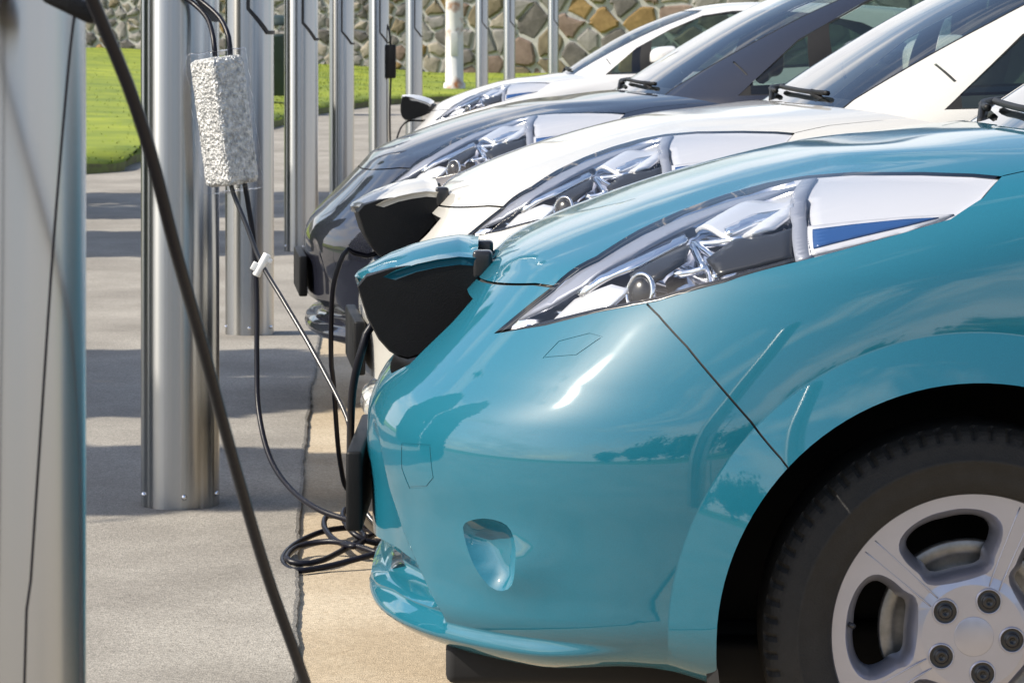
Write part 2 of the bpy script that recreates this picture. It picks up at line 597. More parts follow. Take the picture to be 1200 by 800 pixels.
def sub_mesh(F, sel, P, N):
    f = F[sel]
    idx, inv = np.unique(f.ravel(), return_inverse=True)
    return P[idx], inv.reshape(-1, 3), N[idx], idx

def orient(P, f, N):
    a, b, c = P[f[:, 0]], P[f[:, 1]], P[f[:, 2]]
    g = np.cross(b - a, c - a)
    flip = (g * (N[f[:, 0]] + N[f[:, 1]] + N[f[:, 2]])).sum(1) < 0
    f = f.copy()
    f[flip] = f[flip][:, ::-1]
    return f

def panel(name, parent, material, P, f, N, side):
    """side: -1 the camera side, +1 the far side, 0 both halves in one mesh"""
    f = orient(P, f, N)
    def half(sg):
        S = np.array([1, sg, 1.0])
        return P * S, (f if sg > 0 else f[:, ::-1]), N * S
    if side:
        a, b, c = half(side)
    else:
        a1, b1, c1 = half(-1); a2, b2, c2 = half(1)
        a = np.concatenate([a1, a2]); c = np.concatenate([c1, c2]); b = np.concatenate([b1, b2 + len(a1)])
    return mesh_obj(name, a, b, material, parent, normals=c)

# ---- outlines on the nose, measured on the photograph
HL_TOP = [(580, 390), (600, 374), (650, 334), (700, 300), (750, 269), (800, 246), (850, 228), (900, 214), (945, 206), (1000, 202), (1080, 202), (1140, 204), (1172, 207)]
HL_BOT = [(1150, 232), (1112, 257), (1050, 275), (985, 293), (935, 306), (850, 330), (770, 352), (700, 365), (640, 380)]
hl_top = BODY.hits(HL_TOP)
hl_bot = BODY.hits(HL_BOT)
hl_uz = np.concatenate([hl_top, hl_bot])
FOG = [(543, 617), (550, 610), (568, 607), (588, 611), (600, 621), (608, 642), (609, 665), (604, 684), (592, 691), (577, 686), (560, 664), (548, 638)]
fog_uz = BODY.hits(FOG)
shut_uz = BODY.hits([(758, 356), (772, 370), (805, 406), (840, 448), (880, 494), (915, 536), (945, 571)])
tow_uz = BODY.hits([(471, 520), (504, 522), (508, 560), (500, 570), (480, 571), (471, 548)])
wash_uz = BODY.hits([(637, 419), (675, 416), (705, 395), (690, 391), (655, 400)])
def dome(uz):
    return BODY.dom(uz[:, 0], uz[:, 1])

PORT = []

def build_car():
    root = bpy.data.objects.new('electric_hatchback', None)
    link(root)
    paintable = []
    # ------------------------------------------------ lower body
    hl_d = densify(dome(hl_uz), 0.02, True)
    fog_d = spline2(dome(fog_uz), 0.012, True)
    shut_d = densify(dome(shut_uz), 0.02)
    arch = []
    for ax in (AXF, AXR):
        a = np.linspace(-0.38, math.pi + 0.38, 70)
        uz = np.stack([ax + RARCH * np.cos(a), AXZ + RARCH * np.sin(a)], -1)
        uz = uz[uz[:, 1] > BODY.z0 + 0.002]
        lo = np.array([[uz[0, 0], BODY.z0 + 1e-4]]); hi = np.array([[uz[-1, 0], BODY.z0 + 1e-4]])
        arch.append(dome(np.concatenate([lo, uz, hi])))
    flare = []
    for ax in (AXF, AXR):
        a = np.linspace(-0.1, math.pi + 0.1, 110)
        for rq in (0.398, 0.412, 0.428, 0.444, 0.4535, 0.4568, 0.4602, 0.4635, 0.474, 0.490):
            flare.append(dome(np.stack([ax + rq * np.cos(a), AXZ + rq * np.sin(a)], -1)))
    u_front = float(BODY.u0(0.822))
    u_front = float(BODY.u0(0.803))
    hood_front = [(u_front + q, 0.803 + 0.017 * min(1.0, q / 0.10)) for q in np.concatenate([np.linspace(0, 0.02, 8) ** 1.0, np.linspace(0.03, hl_top[2][0] - u_front - 0.004, 8)])]
    hood_rear = [(hl_top[-1][0] + 0.004, hl_top[-1][1] + 0.001), (1.10, 1.018), (1.22, 1.030), (1.30, 1.034)]
    hood_line = np.concatenate([np.array(hood_front), hl_top[3:-1], np.array(hood_rear)])
    hood_d = dome(hood_line)
    hood_poly = np.concatenate([hood_d, [[hood_d[-1][0], BODY.tmax + 0.1], [-0.1, BODY.tmax + 0.1], [-0.1, hood_d[0][1]]]])
    cz = [1.0, 1.015, 1.03, 1.05, 1.066, 1.076]
    cu = [1.44, 1.40, 1.32, 1.22, 1.10, 1.05]
    ucowl = pchip(cz, cu)
    cow = dome(np.stack([ucowl(np.linspace(1.0, 1.066, 20)), np.linspace(1.0, 1.066, 20)], -1))
    belt = dome(np.stack([np.linspace(1.44, 4.30, 40), np.full(40, 1.0)], -1))
    gaps = []                                       # (domain polyline, half width, closed)
    gaps.append((densify(dome(np.array(hood_front)), 0.02), 0.0028, False))
    gaps.append((densify(dome(np.array(hood_rear)), 0.02), 0.0028, False))
    gaps.append((shut_d, 0.0014, False))
    gaps.append((hl_d, 0.0024, True))
    covers = [(densify(dome(tow_uz), 0.01, True), 0.0016, True), (densify(dome(wash_uz), 0.01, True), 0.0016, True)]
    zz = np.linspace(0.30, 0.999, 24)
    for us in (1.47 + 0.05 * sstep(0.9, 0.5, zz), 2.50 + 0 * zz):
        gaps.append((dome(np.stack([us, zz], -1)), 0.0025, False))
    zr = np.linspace(0.72, 0.999, 10)
    gaps.append((dome(np.stack([3.36 + 0.0 * zr, zr], -1)), 0.0025, False))
    us = np.linspace(1.53, 3.22, 30)
    gaps.append((dome(np.stack([us, np.full(30, 0.295)], -1)), 0.0025, False))
    lines = [(a, False) for a in arch] + [(fl, False) for fl in flare] + [(fog_d, True), (cow, False), (belt, False)]
    lines.append((densify(hood_d, 0.02), False))
    for g, w, cl in gaps + covers:
        lines += [(offset_line(g, w, cl), cl), (offset_line(g, -w, cl), cl)]
    # charge port and lower intake
    ports = [(float(BODY.u0(z)) + q, z) for q, z in [(0.0, 0.650), (0.010, 0.648), (0.020, 0.67), (0.022, 0.74), (0.020, 0.780), (0.0, 0.790)]]
    port_d = dome(np.array(ports))
    intake = [(0.0, 0.300), (0.045, 0.300), (0.105, 0.302), (0.125, 0.312), (0.105, 0.345), (0.075, 0.372), (0.045, 0.378), (0.0, 0.378)]
    intake_d = dome(np.array([(float(BODY.u0(z)) + q, z) for q, z in intake]))
    lines += [(densify(port_d, 0.012), False), (densify(intake_d, 0.015), False)]
    zl = np.linspace(0.29, 0.60, 30)
    ul_ = np.interp(zl, [0.28, 0.31, 0.36, 0.42, 0.48, 0.54, 0.60, 0.64], [0.165, 0.150, 0.118, 0.085, 0.060, 0.045, 0.030, 0.022])
    for du in (-0.010, -0.006, -0.002, 0.002, 0.006):
        lines.append((dome(np.stack([ul_ + du, zl], -1)), False))
    for zq in (0.282, 0.286, 0.290, 0.294, 0.298, 0.302):
        lines.append((dome(np.stack([float(BODY.u0(zq)) + np.concatenate([np.linspace(0.001, 0.03, 8), np.linspace(0.04, 0.46, 30)]), np.full(38, zq)], -1)), False))
    for kq in (0.0, 0.25, 0.5, 0.75, 1.0):
        uc_ = np.linspace(0.245, 0.86, 40)
        lines.append((dome(np.stack([uc_, np.interp(uc_, CREASE[:, 0], CREASE[:, 1]) + kq * np.interp(uc_, CREASE[:, 0], CREASE[:, 2])], -1)), False))
    V, F = triangulate(BODY, 0.021, 0.018, 2.1, lines)
    P, N = BODY.eval(V)
    C = V[F].mean(axis=1)
    cu_, cz_ = BODY.uz(C)
    r1 = np.hypot(cu_ - AXF, cz_ - AXZ); r2 = np.hypot(cu_ - AXR, cz_ - AXZ)
    lab = np.full(len(F), 'x', dtype=object)
    lab[:] = 'fender'
    ush = np.interp(cz_, shut_uz[::-1, 1], shut_uz[::-1, 0])
    bump = np.where(cz_ > shut_uz[-1, 1], cu_ < ush, cu_ < AXF)
    d1 = 1.47 + 0.05 * sstep(0.9, 0.5, cz_)
    lab[cu_ > d1] = 'front_door'
    lab[cu_ > 2.50] = 'rear_door'
    lab[(cu_ > 3.36) | ((cu_ > AXR - 0.42) & (cz_ < 0.72))] = 'rear_quarter'
    lab[(cz_ < 0.295) & (cu_ > AXF) & (cu_ < AXR)] = 'sill'
    lab[bump] = 'bumper'
    lab[inside(hood_poly, C)] = 'hood'
    in_hl = inside(hl_d, C)
    lab[in_hl] = 'headlight'
    in_fog = inside(fog_d, C)
    lab[in_fog] = 'fog'
    lab[inside(np.concatenate([[[-0.05, port_d[0][1]]], port_d, [[-0.05, port_d[-1][1]]]]), C)] = 'port'
    lab[inside(np.concatenate([[[-0.05, intake_d[0][1]]], intake_d, [[-0.05, intake_d[-1][1]]]]), C)] = 'intake'
    gapm = np.zeros(len(F), bool)
    for g, w, cl in gaps:
        gapm |= seg_dist(g, C, cl) < w
    lab[gapm & (lab != 'port')] = 'gap'
    drop = (r1 < RARCH) | (r2 < RARCH) | ((cz_ > 1.0) & (cu_ > ucowl(cz_)))
    for ci, (g, w, cl) in enumerate(covers):
        lab[seg_dist(g, C, cl) < w] = 'cover%d' % ci
    lab[drop] = 'drop'
    pm = M['teal']
    def get(l):
        return sub_mesh(F, lab == l, P, N)
    for l, sd in (('hood', 0), ('bumper', 0)):
        p, f, n, _ = get(l)
        paintable.append(panel(l, root, pm, p, f, n, sd))
    for l, nm in (('fender', 'fender'), ('front_door', 'front_door'), ('rear_door', 'rear_door'), ('rear_quarter', 'rear_quarter'), ('sill', 'side_sill')):
        p, f, n, _ = get(l)
        for sd in (-1, 1):
            paintable.append(panel(nm, root, pm, p, f, n, sd))
    p, f, n, _ = get('gap')
    panel('panel_gap', root, M['gap'], p - n * 0.005, f, n, 0)
    for ci in range(2):
        p, f, n, _ = get('cover%d' % ci)
        for sd in (-1, 1):
            paintable.append(panel('cover_groove', root, pm, p - n * 0.0007, f, n, sd))
    # recesses: pushed in by the distance from their rim
    def recess(l, rim_d, depth, slope, name, m, sd, smooth_n=True):
        p, f, n, idx = get(l)
        dist = seg_dist(rim_d, V[idx], l == 'fog')
        nd = (n.mean(axis=0) / np.linalg.norm(n.mean(axis=0)))[None] if l == 'fog' else n
        dd_ = depth * (1 - (1 - np.minimum(dist / 0.030, 1)) ** 2) if l == 'fog' else np.minimum(depth, dist * slope)
        q = p - nd * dd_[:, None]
        out = []
        for s_ in ([0] if sd == 0 else [-1, 1]):
            f2 = orient(q, f, n)
            S = np.array([1, s_ if s_ else 1, 1.0])
            if s_ == 0:
                vs = np.concatenate([q * [1, -1, 1], q]); ff = np.concatenate([f2[:, ::-1], f2 + len(q)])
            else:
                vs = q * S; ff = f2 if s_ > 0 else f2[:, ::-1]
            out.append(mesh_obj(name, vs, ff, m, root))
        return out
    fogs = recess('fog', fog_d, 0.030, 1.1, 'fog_lamp_recess', pm, 1)
    paintable += fogs
    PORT.append(get('port')[:3])
    recess('port', port_d, 0.05, 3.0, 'charge_port', M['black_plastic'], 0)
    paintable += recess('intake', intake_d, 0.07, 1.6, 'lower_intake', pm, 0)
    b = MB()
    b.box((0.118, 0, 0.340), (0.02, 0.62, 0.05), 0.004)
    b.build('intake_grille', M['black_plastic'], root)
    # ------------------------------------------------ headlights
    p, f, n, idx = get('headlight')
    hl3 = np.concatenate([BODY.full(hl_d[:, 0], hl_d[:, 1])])
    dist = np.min(np.linalg.norm(p[:, None, :] - hl3[None], axis=2), axis=1)
    uu = p[:, 0]
    u_div = BODY.hits([(942, 250)])[0][0]
    wob = np.array([mnoise.noise(Vector((q[0] * 17, q[2] * 26, 3.1))) for q in p])
    wob2 = np.array([mnoise.noise(Vector((q[0] * 45 + 9, q[2] * 60, 1.7))) for q in p])
    front = uu < u_div
    depth = np.where(front, np.minimum(0.050, 0.006 + dist * 1.0) * (1 + 0.75 * wob) + 0.007 * wob2 * np.clip(dist / 0.02, 0, 1), np.minimum(0.008, 0.004 + dist * 0.4))
    depth = np.maximum(depth, 0.004)
    fc = p[f].mean(axis=1)
    def px_poly(pts):
        return BODY.hits(pts)
    def patch(name, pts, dp, m, parent, sd, thick=0.006, grow=None):
        uzp = px_poly(pts) if not isinstance(pts, np.ndarray) else pts
        dm = densify(dome(uzp), 0.012, True)
        lo, hi = dm.min(0), dm.max(0)
        gx, gy = np.meshgrid(np.arange(lo[0], hi[0], 0.014), np.arange(lo[1], hi[1], 0.014))
        g = np.stack([gx.ravel(), gy.ravel()], -1)
        g = g[inside(dm, g)]
        if len(g):
            g = g[seg_dist(dm, g, True) > 0.005]
        nb = len(dm)
        vv = [Vector(q) for q in dm] + [Vector(q) for q in g]
        vo, _, fo, _, _, _ = delaunay_2d_cdt(vv, [(i, (i + 1) % nb) for i in range(nb)], [list(range(nb))], 1, 1e-6)
        v2 = np.array([(a.x, a.y) for a in vo])
        fo = np.array([t for t in fo if len(t) == 3])
        pp, nn = BODY.eval(v2)
        dpt = dp(v2, dm) if callable(dp) else np.full(len(v2), dp)
        top = pp - nn * dpt[:, None]
        fo = orient(top, fo, nn)
        bot = pp - nn * (dpt + thick)[:, None]
        # skirt round the rim
        from collections import Counter
        cnt = Counter()
        for t in fo:
            for i in range(3):
                cnt[(t[i], t[(i + 1) % 3])] += 1
        skirt = []
        k = len(top)
        for (a, b) in list(cnt):
            if (b, a) not in cnt:
                skirt.append((a, a + k, b + k, b))
        vs = np.concatenate([top, bot]) * [1, sd, 1]
        fs = [tuple(t) for t in fo] + skirt
        if sd < 0:
            fs = [t[::-1] for t in fs]
        return mesh_obj(name, vs, fs, m, parent, smooth=True)
    for sd in (-1, 1):
        hl = bpy.data.objects.new('headlight', None)
        link(hl, root)
        S = np.array([1, sd, 1.0])
        f2 = orient(p, f, n)
        ff = f2 if sd > 0 else f2[:, ::-1]
        ff_front = ff[fc[:, 0] < u_div]
        ff_rear = ff[fc[:, 0] >= u_div]
        for nm_, fq, mq in (('reflector_bowl', ff_front, M['dark_chrome']), ('side_reflector', ff_rear, M['lamp_white'])):
            ix, iv = np.unique(fq.ravel(), return_inverse=True)
            mesh_obj(nm_, ((p - n * depth[:, None]) * S)[ix], iv.reshape(-1, 3), mq, hl)
        mesh_obj('lens', (p + n * 0.0015) * S, ff, M['lens'], hl, normals=n * S)
        patch('divider_bar', [(940, 208), (957, 206), (945, 262), (952, 300), (932, 305), (928, 262)], 0.003, M['lamp_grey'], hl, sd, 0.02)
        patch('blue_insert', [(952, 268), (1000, 262), (1060, 256), (1100, 254), (1060, 264), (1000, 278), (953, 290)], 0.001, M['lamp_blue'], hl, sd)
        patch('insert_frame', [(946, 263), (1000, 257), (1060, 252), (1118, 249), (1064, 270), (1000, 286), (948, 298)], 0.003, M['lamp_white'], hl, sd)
        patch('silver_trim', [(640, 372), (668, 345), (712, 327), (733, 333), (712, 352), (690, 366), (664, 371)], 0.012, M['lamp_silver'], hl, sd)
        patch('silver_trim', [(812, 262), (850, 240), (900, 228), (936, 212), (930, 244), (905, 262), (880, 272), (850, 266)],
              lambda v, dm: 0.012 + 0.010 * np.sin(v[:, 0] * 55 + v[:, 1] * 30), M['lamp_silver'], hl, sd)
        patch('silver_trim', [(768, 345), (800, 326), (818, 330), (795, 348)], 0.014, M['chrome'], hl, sd)
        patch('black_trim', [(826, 300), (860, 276), (905, 270), (930, 262), (926, 296), (880, 308), (840, 318)], 0.006, M['lamp_black'], hl, sd)
        patch('black_trim', [(735, 318), (790, 288), (806, 282), (800, 300), (770, 322), (745, 330)], 0.007, M['lamp_black'], hl, sd)
        patch('chrome_fin', [(668, 338), (735, 300), (800, 268), (804, 274), (740, 308), (676, 343)], 0.008, M['chrome'], hl, sd)
        patch('chrome_fin', [(846, 262), (880, 246), (918, 240), (920, 246), (884, 254), (850, 269)], 0.007, M['chrome'], hl, sd)
        patch('lamp_rim', [(584, 388), (640, 374), (700, 359), (770, 346), (850, 324), (930, 300), (930, 306), (850, 331), (770, 353), (700, 366), (640, 381)], 0.004, M['lamp_black'], hl, sd, 0.012)
        patch('upper_trim', [(604, 372), (650, 336), (700, 303), (750, 273), (800, 250), (850, 233), (900, 220), (936, 213), (900, 225), (850, 240), (795, 264), (740, 294), (685, 330), (640, 356)], 0.006,
              M['lamp_grey'], hl, sd)
        # projector lamp and its chrome struts
        for (cx_, cy_, rr, dp) in ((745, 336, 0.027, 0.016),):
            uz = BODY.hits([(cx_, cy_)])
            q, nn = BODY.eval(dome(uz))
            q = q[0] * S; nv = Vector(nn[0] * S)
            c = Vector(q) - nv * dp
            zax = Vector((-0.75, 0.62 * sd, 0.2)).normalized()
            rot = zax.to_track_quat('Z', 'Y').to_matrix().to_4x4()
            b = MB()
            b.lathe([(rr * 1.0, -0.03), (rr * 1.12, -0.004), (rr * 1.18, 0.004), (rr * 1.02, 0.006), (rr * 0.95, 0.0)], 'Z', n=28)
            b.v = [tuple((Matrix.Translation(c) @ rot) @ Vector(v)) for v in b.v]
            b.build('projector_ring', M['chrome'], hl)
            b = MB()
            b.lathe([(rr * 0.94 * math.cos(a), 0.016 * math.sin(a)) for a in np.linspace(0, math.pi / 2 - 0.01, 8)], 'Z', n=28)
            b.v = [tuple((Matrix.Translation(c) @ rot) @ Vector(v)) for v in b.v]
            b.build('projector_lens', M['lamp_black'], hl)
        for (a_, b_) in (((808, 278), (822, 306)), ((812, 276), (850, 302)), ((850, 302), (832, 318)), ((786, 312), (826, 304)), ((826, 304), (832, 334)), ((808, 276), (870, 268))):
            uz = BODY.hits([a_, b_])
            q, nn = BODY.eval(dome(uz))
            q = (q - nn * 0.016) * S
            b = MB()
            b.tube([q[0], (q[0] + q[1]) / 2 - nn[0] * S * 0.003, q[1]], 0.0062, 8)
            b.build('strut', M['chrome'], hl)
    # fog lamp glass in its recess is left dark: small round lamp
    # ------------------------------------------------ cabin
    side = np.array([(1.385, 1.055), (1.9, 1.072), (2.5, 1.095), (3.1, 1.130), (3.48, 1.19), (3.46, 1.24), (3.12, 1.405), (2.8, 1.468), (2.5, 1.492), (2.25, 1.486), (2.05, 1.455), (1.83, 1.362), (1.60, 1.237)])
    cd = lambda a: CABIN.dom(np.asarray(a)[:, 0], np.asarray(a)[:, 1])
    side_d = densify(cd(densify(side, 0.06, True)), 0.03, True)
    def win(u0_, u1_):
        a = [q for q in densify(side, 0.02, True) if u0_ < q[0] < u1_]
        c = np.mean(a, axis=0)
        a = [c + (q - c) * [0.985, 0.955] for q in a]
        return densify(cd(np.array(a)), 0.03, True)
    wins = [('quarter_window', win(1.42, 1.64)), ('side_window', win(1.69, 2.47)), ('side_window', win(2.57, 3.42))]
    ws = np.array([(1.165, 1.045), (1.205, 1.075), (1.345, 1.158), (1.55, 1.268), (1.76, 1.368), (1.94, 1.440), (2.02, 1.472)])
    header = [(float(CABIN.u0(1.492)) + q, 1.492) for q in np.linspace(0.12, 0.0, 14) ** 1.0]
    wl_uz = np.concatenate([ws, np.array(header)])
    wl_d = densify(cd(wl_uz), 0.03)
    ws_poly = np.concatenate([[[0, -0.1], [wl_d[0][0], -0.1]], wl_d, [[-0.1, wl_d[-1][1]], [-0.1, -0.1]]])
    rear_uz = np.array([(float(CABIN.uR(z)) - q, z) for q, z in ((0.16, 1.10), (0.13, 1.2), (0.13, 1.3), (0.16, 1.42), (0.06, 1.43), (0.0, 1.43))])
    rw_d = densify(cd(rear_uz - [0.001, 0]), 0.03)
    lines = [(side_d, True), (wl_d, False), (rw_d, False)] + [(w, True) for _, w in wins]
    wl_in = offset_line(wl_d, 0.012)
    lines.append((wl_in, False))
    seam = cd(densify(np.array([(1.395, 1.165), (1.425, 1.122)]), 0.01))
    lines += [(offset_line(seam, 0.0028), False), (offset_line(seam, -0.0028), False)]
    V2, F2 = triangulate(CABIN, 0.035, 0.03, 2.4, lines)
    P2, N2 = CABIN.eval(V2)
    C2 = V2[F2].mean(axis=1)
    u2, z2 = CABIN.uz(C2)
    lab2 = np.full(len(F2), 'roof', dtype=object)
    lab2[inside(side_d, C2)] = 'trim'
    for i, (nm, w) in enumerate(wins):
        lab2[inside(w, C2)] = 'w%d' % i
    iw = inside(ws_poly, C2)
    lab2[iw] = 'windscreen'
    lab2[iw & (seg_dist(wl_d, C2) < 0.012)] = 'trim'
    lab2[(u2 > np.interp(z2, [1.10, 1.2, 1.3, 1.42], rear_uz[:4, 0])) & (z2 > 1.10) & (z2 < 1.43)] = 'rear_window'
    lab2[seg_dist(seam, C2) < 0.0028] = 'seam'
    def get2(l):
        return sub_mesh(F2, lab2 == l, P2, N2)
    p, f, n, _ = get2('roof')
    paintable.append(panel('roof', root, pm, p, f, n, 0))
    p, f, n, _ = get2('trim')
    panel('window_trim', root, M['black_plastic'], p - n * 0.001, f, n, 0)
    p, f, n, _ = get2('seam')
    for sd in (-1, 1):
        panel('pillar_seam', root, M['gap'], p - n * 0.004, f, n, sd)
    for l, nm in (('windscreen', 'windscreen'), ('rear_window', 'rear_window')):
        p, f, n, _ = get2(l)
        panel(nm, root, M['screen_glass'], p - n * 0.002, f, n, 0)
    for i, (nm, w) in enumerate(wins):
        p, f, n, _ = get2('w%d' % i)
        for sd in (-1, 1):
            panel(nm, root, M['glass'], p - n * 0.003, f, n, sd)
    # ------------------------------------------------ cabin inside
    b = MB()
    b.box((2.62, 0, 0.52), (2.6, 1.36, 0.56), 0.05)
    b.build('cabin_floor', M['interior'], root)
    b = MB()
    xs = [(1.16, 0.60, 1.015), (1.24, 0.66, 1.03), (1.38, 0.68, 1.025), (1.56, 0.68, 1.0), (1.62, 0.68, 0.94), (1.60, 0.66, 0.75)]
    vs, fs = [], []
    for (x, w, z) in xs:
        for y in np.linspace(-w, w, 9):
            vs.append((x, y, z + 0.02 * math.cos(y * 2.2) - (0.05 if x < 1.3 and abs(y) > 0.5 else 0)))
    for i in range(len(xs) - 1):
        for j in range(8):
            fs.append((i * 9 + j, i * 9 + j + 1, (i + 1) * 9 + j + 1, (i + 1) * 9 + j))
    b.add(vs, fs, True)
    b.build('dashboard', M['dash'], root)
    b = MB()
    rotm = Matrix.Rotation(math.radians(-62), 4, 'Y')
    ring = [Matrix.Translation((1.72, -0.36, 0.98)) @ rotm @ Vector((0.18 * math.cos(a), 0.18 * math.sin(a), 0)) for a in np.linspace(0, 2 * math.pi, 25)[:-1]]
    b.tube(ring, 0.014, 8, closed=True)
    b.tube([(1.72, -0.36, 0.98), (1.6, -0.36, 0.93)], 0.04, 8)
    b.tube([ring[0], (1.72, -0.36, 0.98), ring[12]], 0.012, 6)
    b.build('steering_wheel', M['lamp_black'], root)
    for y in (-0.36, 0.36):
        for (x, hh) in ((2.18, 0.0), (3.05, -0.02)):
            b = MB()
            b.box((x, y, 0.86), (0.5, 0.5, 0.16), 0.06)
            b.box((x + 0.30, y, 1.08 + hh), (0.15, 0.48, 0.56), 0.065, Matrix.Rotation(math.radians(14), 3, 'Y'))
            b.box((x + 0.39, y, 1.40 + hh), (0.09, 0.25, 0.17), 0.04, Matrix.Rotation(math.radians(10), 3, 'Y'))
            b.build('seat', M['seat'], root)
    # ------------------------------------------------ cowl, wipers, mirrors
    b = MB()
    vs, fs = [], []
    ny = 17
    cowl_rows = []
    for j, y in enumerate(np.linspace(-0.64, 0.64, ny)):
        k = abs(y) / 0.66
        xo = 0.20 * k ** 2.4
        for (dx, z) in ((1.045, 1.040), (1.075, 1.062), (1.12, 1.066), (1.17, 1.085)):
            vs.append((dx + xo, y, z - 0.032 * k ** 2))
    for j in range(ny - 1):
        for i in range(3):
            fs.append((j * 4 + i, (j + 1) * 4 + i, (j + 1) * 4 + i + 1, j * 4 + i + 1))
    b.add(vs, fs, True)
    b.build('windscreen_cowl', M['black_plastic'], root)
    for (y0, y1, z1) in ((-0.40, 0.12, 1.13), (0.10, 0.56, 1.12)):
        b = MB()
        pts = []
        for q in np.linspace(0, 1, 6):
            y = y0 + (y1 - y0) * q
            z = 1.085 + 0.012 * q
            # follow the glass
            us = float(CABIN.u0(z)) + np.linspace(0.0, 0.5, 300)
            uu_ = us[np.argmin(np.abs(CABIN.yraw(us, np.full(300, z)) - abs(y)))]
            pts.append((uu_ - 0.008, y, z + 0.006))
        b.tube(pts, 0.007, 6)
        b.tube([(1.11 + 0.2 * (abs(y0) / 0.66) ** 2.4, y0, 1.06), pts[1]], 0.009, 6)
        b.build('wiper', M['black_plastic'], root)
    for sd in (-1, 1):
        mr = bpy.data.objects.new('door_mirror', None)
        link(mr, root)
        bm = bmesh.new()
        bmesh.ops.create_icosphere(bm, subdivisions=4, radius=1.0)
        for v in bm.verts:
            x, y, z = v.co
            q = 1.0
            ex = lambda a, e: math.copysign(abs(a) ** e, a)
            x, y, z = ex(x, 0.8), ex(y, 0.62), ex(z, 0.62)
            if x > 0.2: x = 0.2 + (x - 0.2) * 0.2
            v.co = (x * 0.105 + 1.79 - 0.03 * y * sd * sd, sd * 0.965 + y * 0.105, 1.175 + z * 0.072 + 0.006 * x)
        me = bpy.data.meshes.new('mirror_housing')
        lowf, topf = [], []
        bm.verts.index_update()
        vs = [v.co[:] for v in bm.verts]
        for fce in bm.faces:
            (lowf if fce.calc_center_median().z < 1.142 else topf).append([v.index for v in fce.verts])
        bm.free()
        paintable.append(mesh_obj('mirror_housing', vs, topf, pm, mr))
        mesh_obj('mirror_base', vs, lowf, M['black_plastic'], mr)
        b = MB()
        b.tube([(1.74, sd * 0.76, 1.105), (1.76, sd * 0.83, 1.11), (1.79, sd * 0.92, 1.125)], 0.026, 10)
        b.build('mirror_arm', M['black_plastic'], mr)
        for x in (2.30, 3.16):
            b = MB()
            yv = float(BODY.yraw(np.array([x]), np.array([0.86]))[0])
            b.tube([(x - 0.10, sd * (yv - 0.005), 0.855), (x - 0.07, sd * (yv + 0.03), 0.858), (x + 0.06, sd * (yv + 0.03), 0.862), (x + 0.09, sd * (yv - 0.005), 0.862)], 0.013, 8)
            paintable.append(b.build('door_handle', pm, root))
    # ------------------------------------------------ underside, wheel housings
    b = MB()
    b.box((2.25, 0, 0.235), (3.75, 1.05, 0.09), 0.02)
    b.box((2.31, 0, 0.23), (1.85, 1.55, 0.08), 0.02)
    b.box((0.44, 0, 0.225), (0.56, 1.16, 0.07), 0.015)  # front tray added low to block the sun under the nose
    b.build('underbody', M['liner'], root)
    for ax in (AXF, AXR):
        for sd in (-1, 1):
            b = MB()
            vs, fs = [], []
            ang = np.linspace(-0.36, math.pi + 0.36, 40)
            for y, r in ((0.50, 0.405), (0.835, 0.405), (0.856, RARCH + 0.002)):
                for a in ang:
                    vs.append((ax + r * math.cos(a), sd * y, max(0.19, AXZ + r * math.sin(a))))
            n_ = len(ang)
            for i in range(2):
                for j in range(n_ - 1):
                    fs.append((i * n_ + j, i * n_ + j + 1, (i + 1) * n_ + j + 1, (i + 1) * n_ + j))
            c = len(vs)
            vs.append((ax, sd * 0.50, AXZ))
            for j in range(n_ - 1):
                fs.append((j, j + 1, c))
            b.add(vs, fs, True)
            b.build('wheel_housing', M['liner'], root)
    # ------------------------------------------------ number plate, charge lid
    b = MB()
    b.box((-0.001, 0, 0.452), (0.028, 0.54, 0.135), 0.006)
    b.build('number_plate_holder', M['black_plastic'], root)
    lid = bpy.data.objects.new('charge_lid', None)
    link(lid, root)
    # the lid stands open: a curved cover with a deep black liner below it, hinged at the edge of the bonnet
    top = [(0.206, 0.866), (0.17, 0.868), (0.13, 0.862), (0.09, 0.852), (0.05, 0.837), (0.015, 0.818), (-0.008, 0.804), (-0.014, 0.796)]
    ny = 15
    def lidw(k):
        return 0.165 * (1 - max(0, (k - 0.62) / 0.38) ** 2.2 * 0.55)
    vs, fs, vs2, fs2 = [], [], [], []
    nt_ = len(top)
    for i, (x, z) in enumerate(top):
        w = lidw(i / (nt_ - 1))
        for j in range(ny):
            y = -w + 2 * w * j / (ny - 1)
            q = abs(y) / w
            vs.append((x + 0.03 * q ** 2 * (i / nt_), y, z - 0.028 * q ** 2.2 * (1 - 0.75 * (i / (nt_ - 1)) ** 2)))
    for i in range(nt_ - 1):
        for j in range(ny - 1):
            fs.append((i * ny + j, i * ny + j + 1, (i + 1) * ny + j + 1, (i + 1) * ny + j))
    k = len(vs)
    vs += [(x + (0.004 if x < 0.1 else 0), y * 0.985, z - 0.014) for x, y, z in vs]
    rim = [j for j in range(ny)] + [i * ny + ny - 1 for i in range(1, nt_)] + [(nt_ - 1) * ny + j for j in range(ny - 2, -1, -1)] + [i * ny for i in range(nt_ - 2, 0, -1)]
    for i in range(len(rim)):
        a_, b_ = rim[i], rim[(i + 1) % len(rim)]
        fs.append((a_, b_, b_ + k, a_ + k))
    paintable.append(mesh_obj('lid_cover', vs, fs, pm, lid))
    # liner: side outline of the black underside
    prof_l = [(0.212, 0.834), (0.232, 0.804), (0.192, 0.750), (0.146, 0.700), (0.110, 0.668), (0.086, 0.661), (0.070, 0.665), (0.053, 0.675), (0.034, 0.696), (0.014, 0.733),
              (-0.003, 0.788), (0.012, 0.806), (0.055, 0.820), (0.11, 0.830), (0.16, 0.835)]
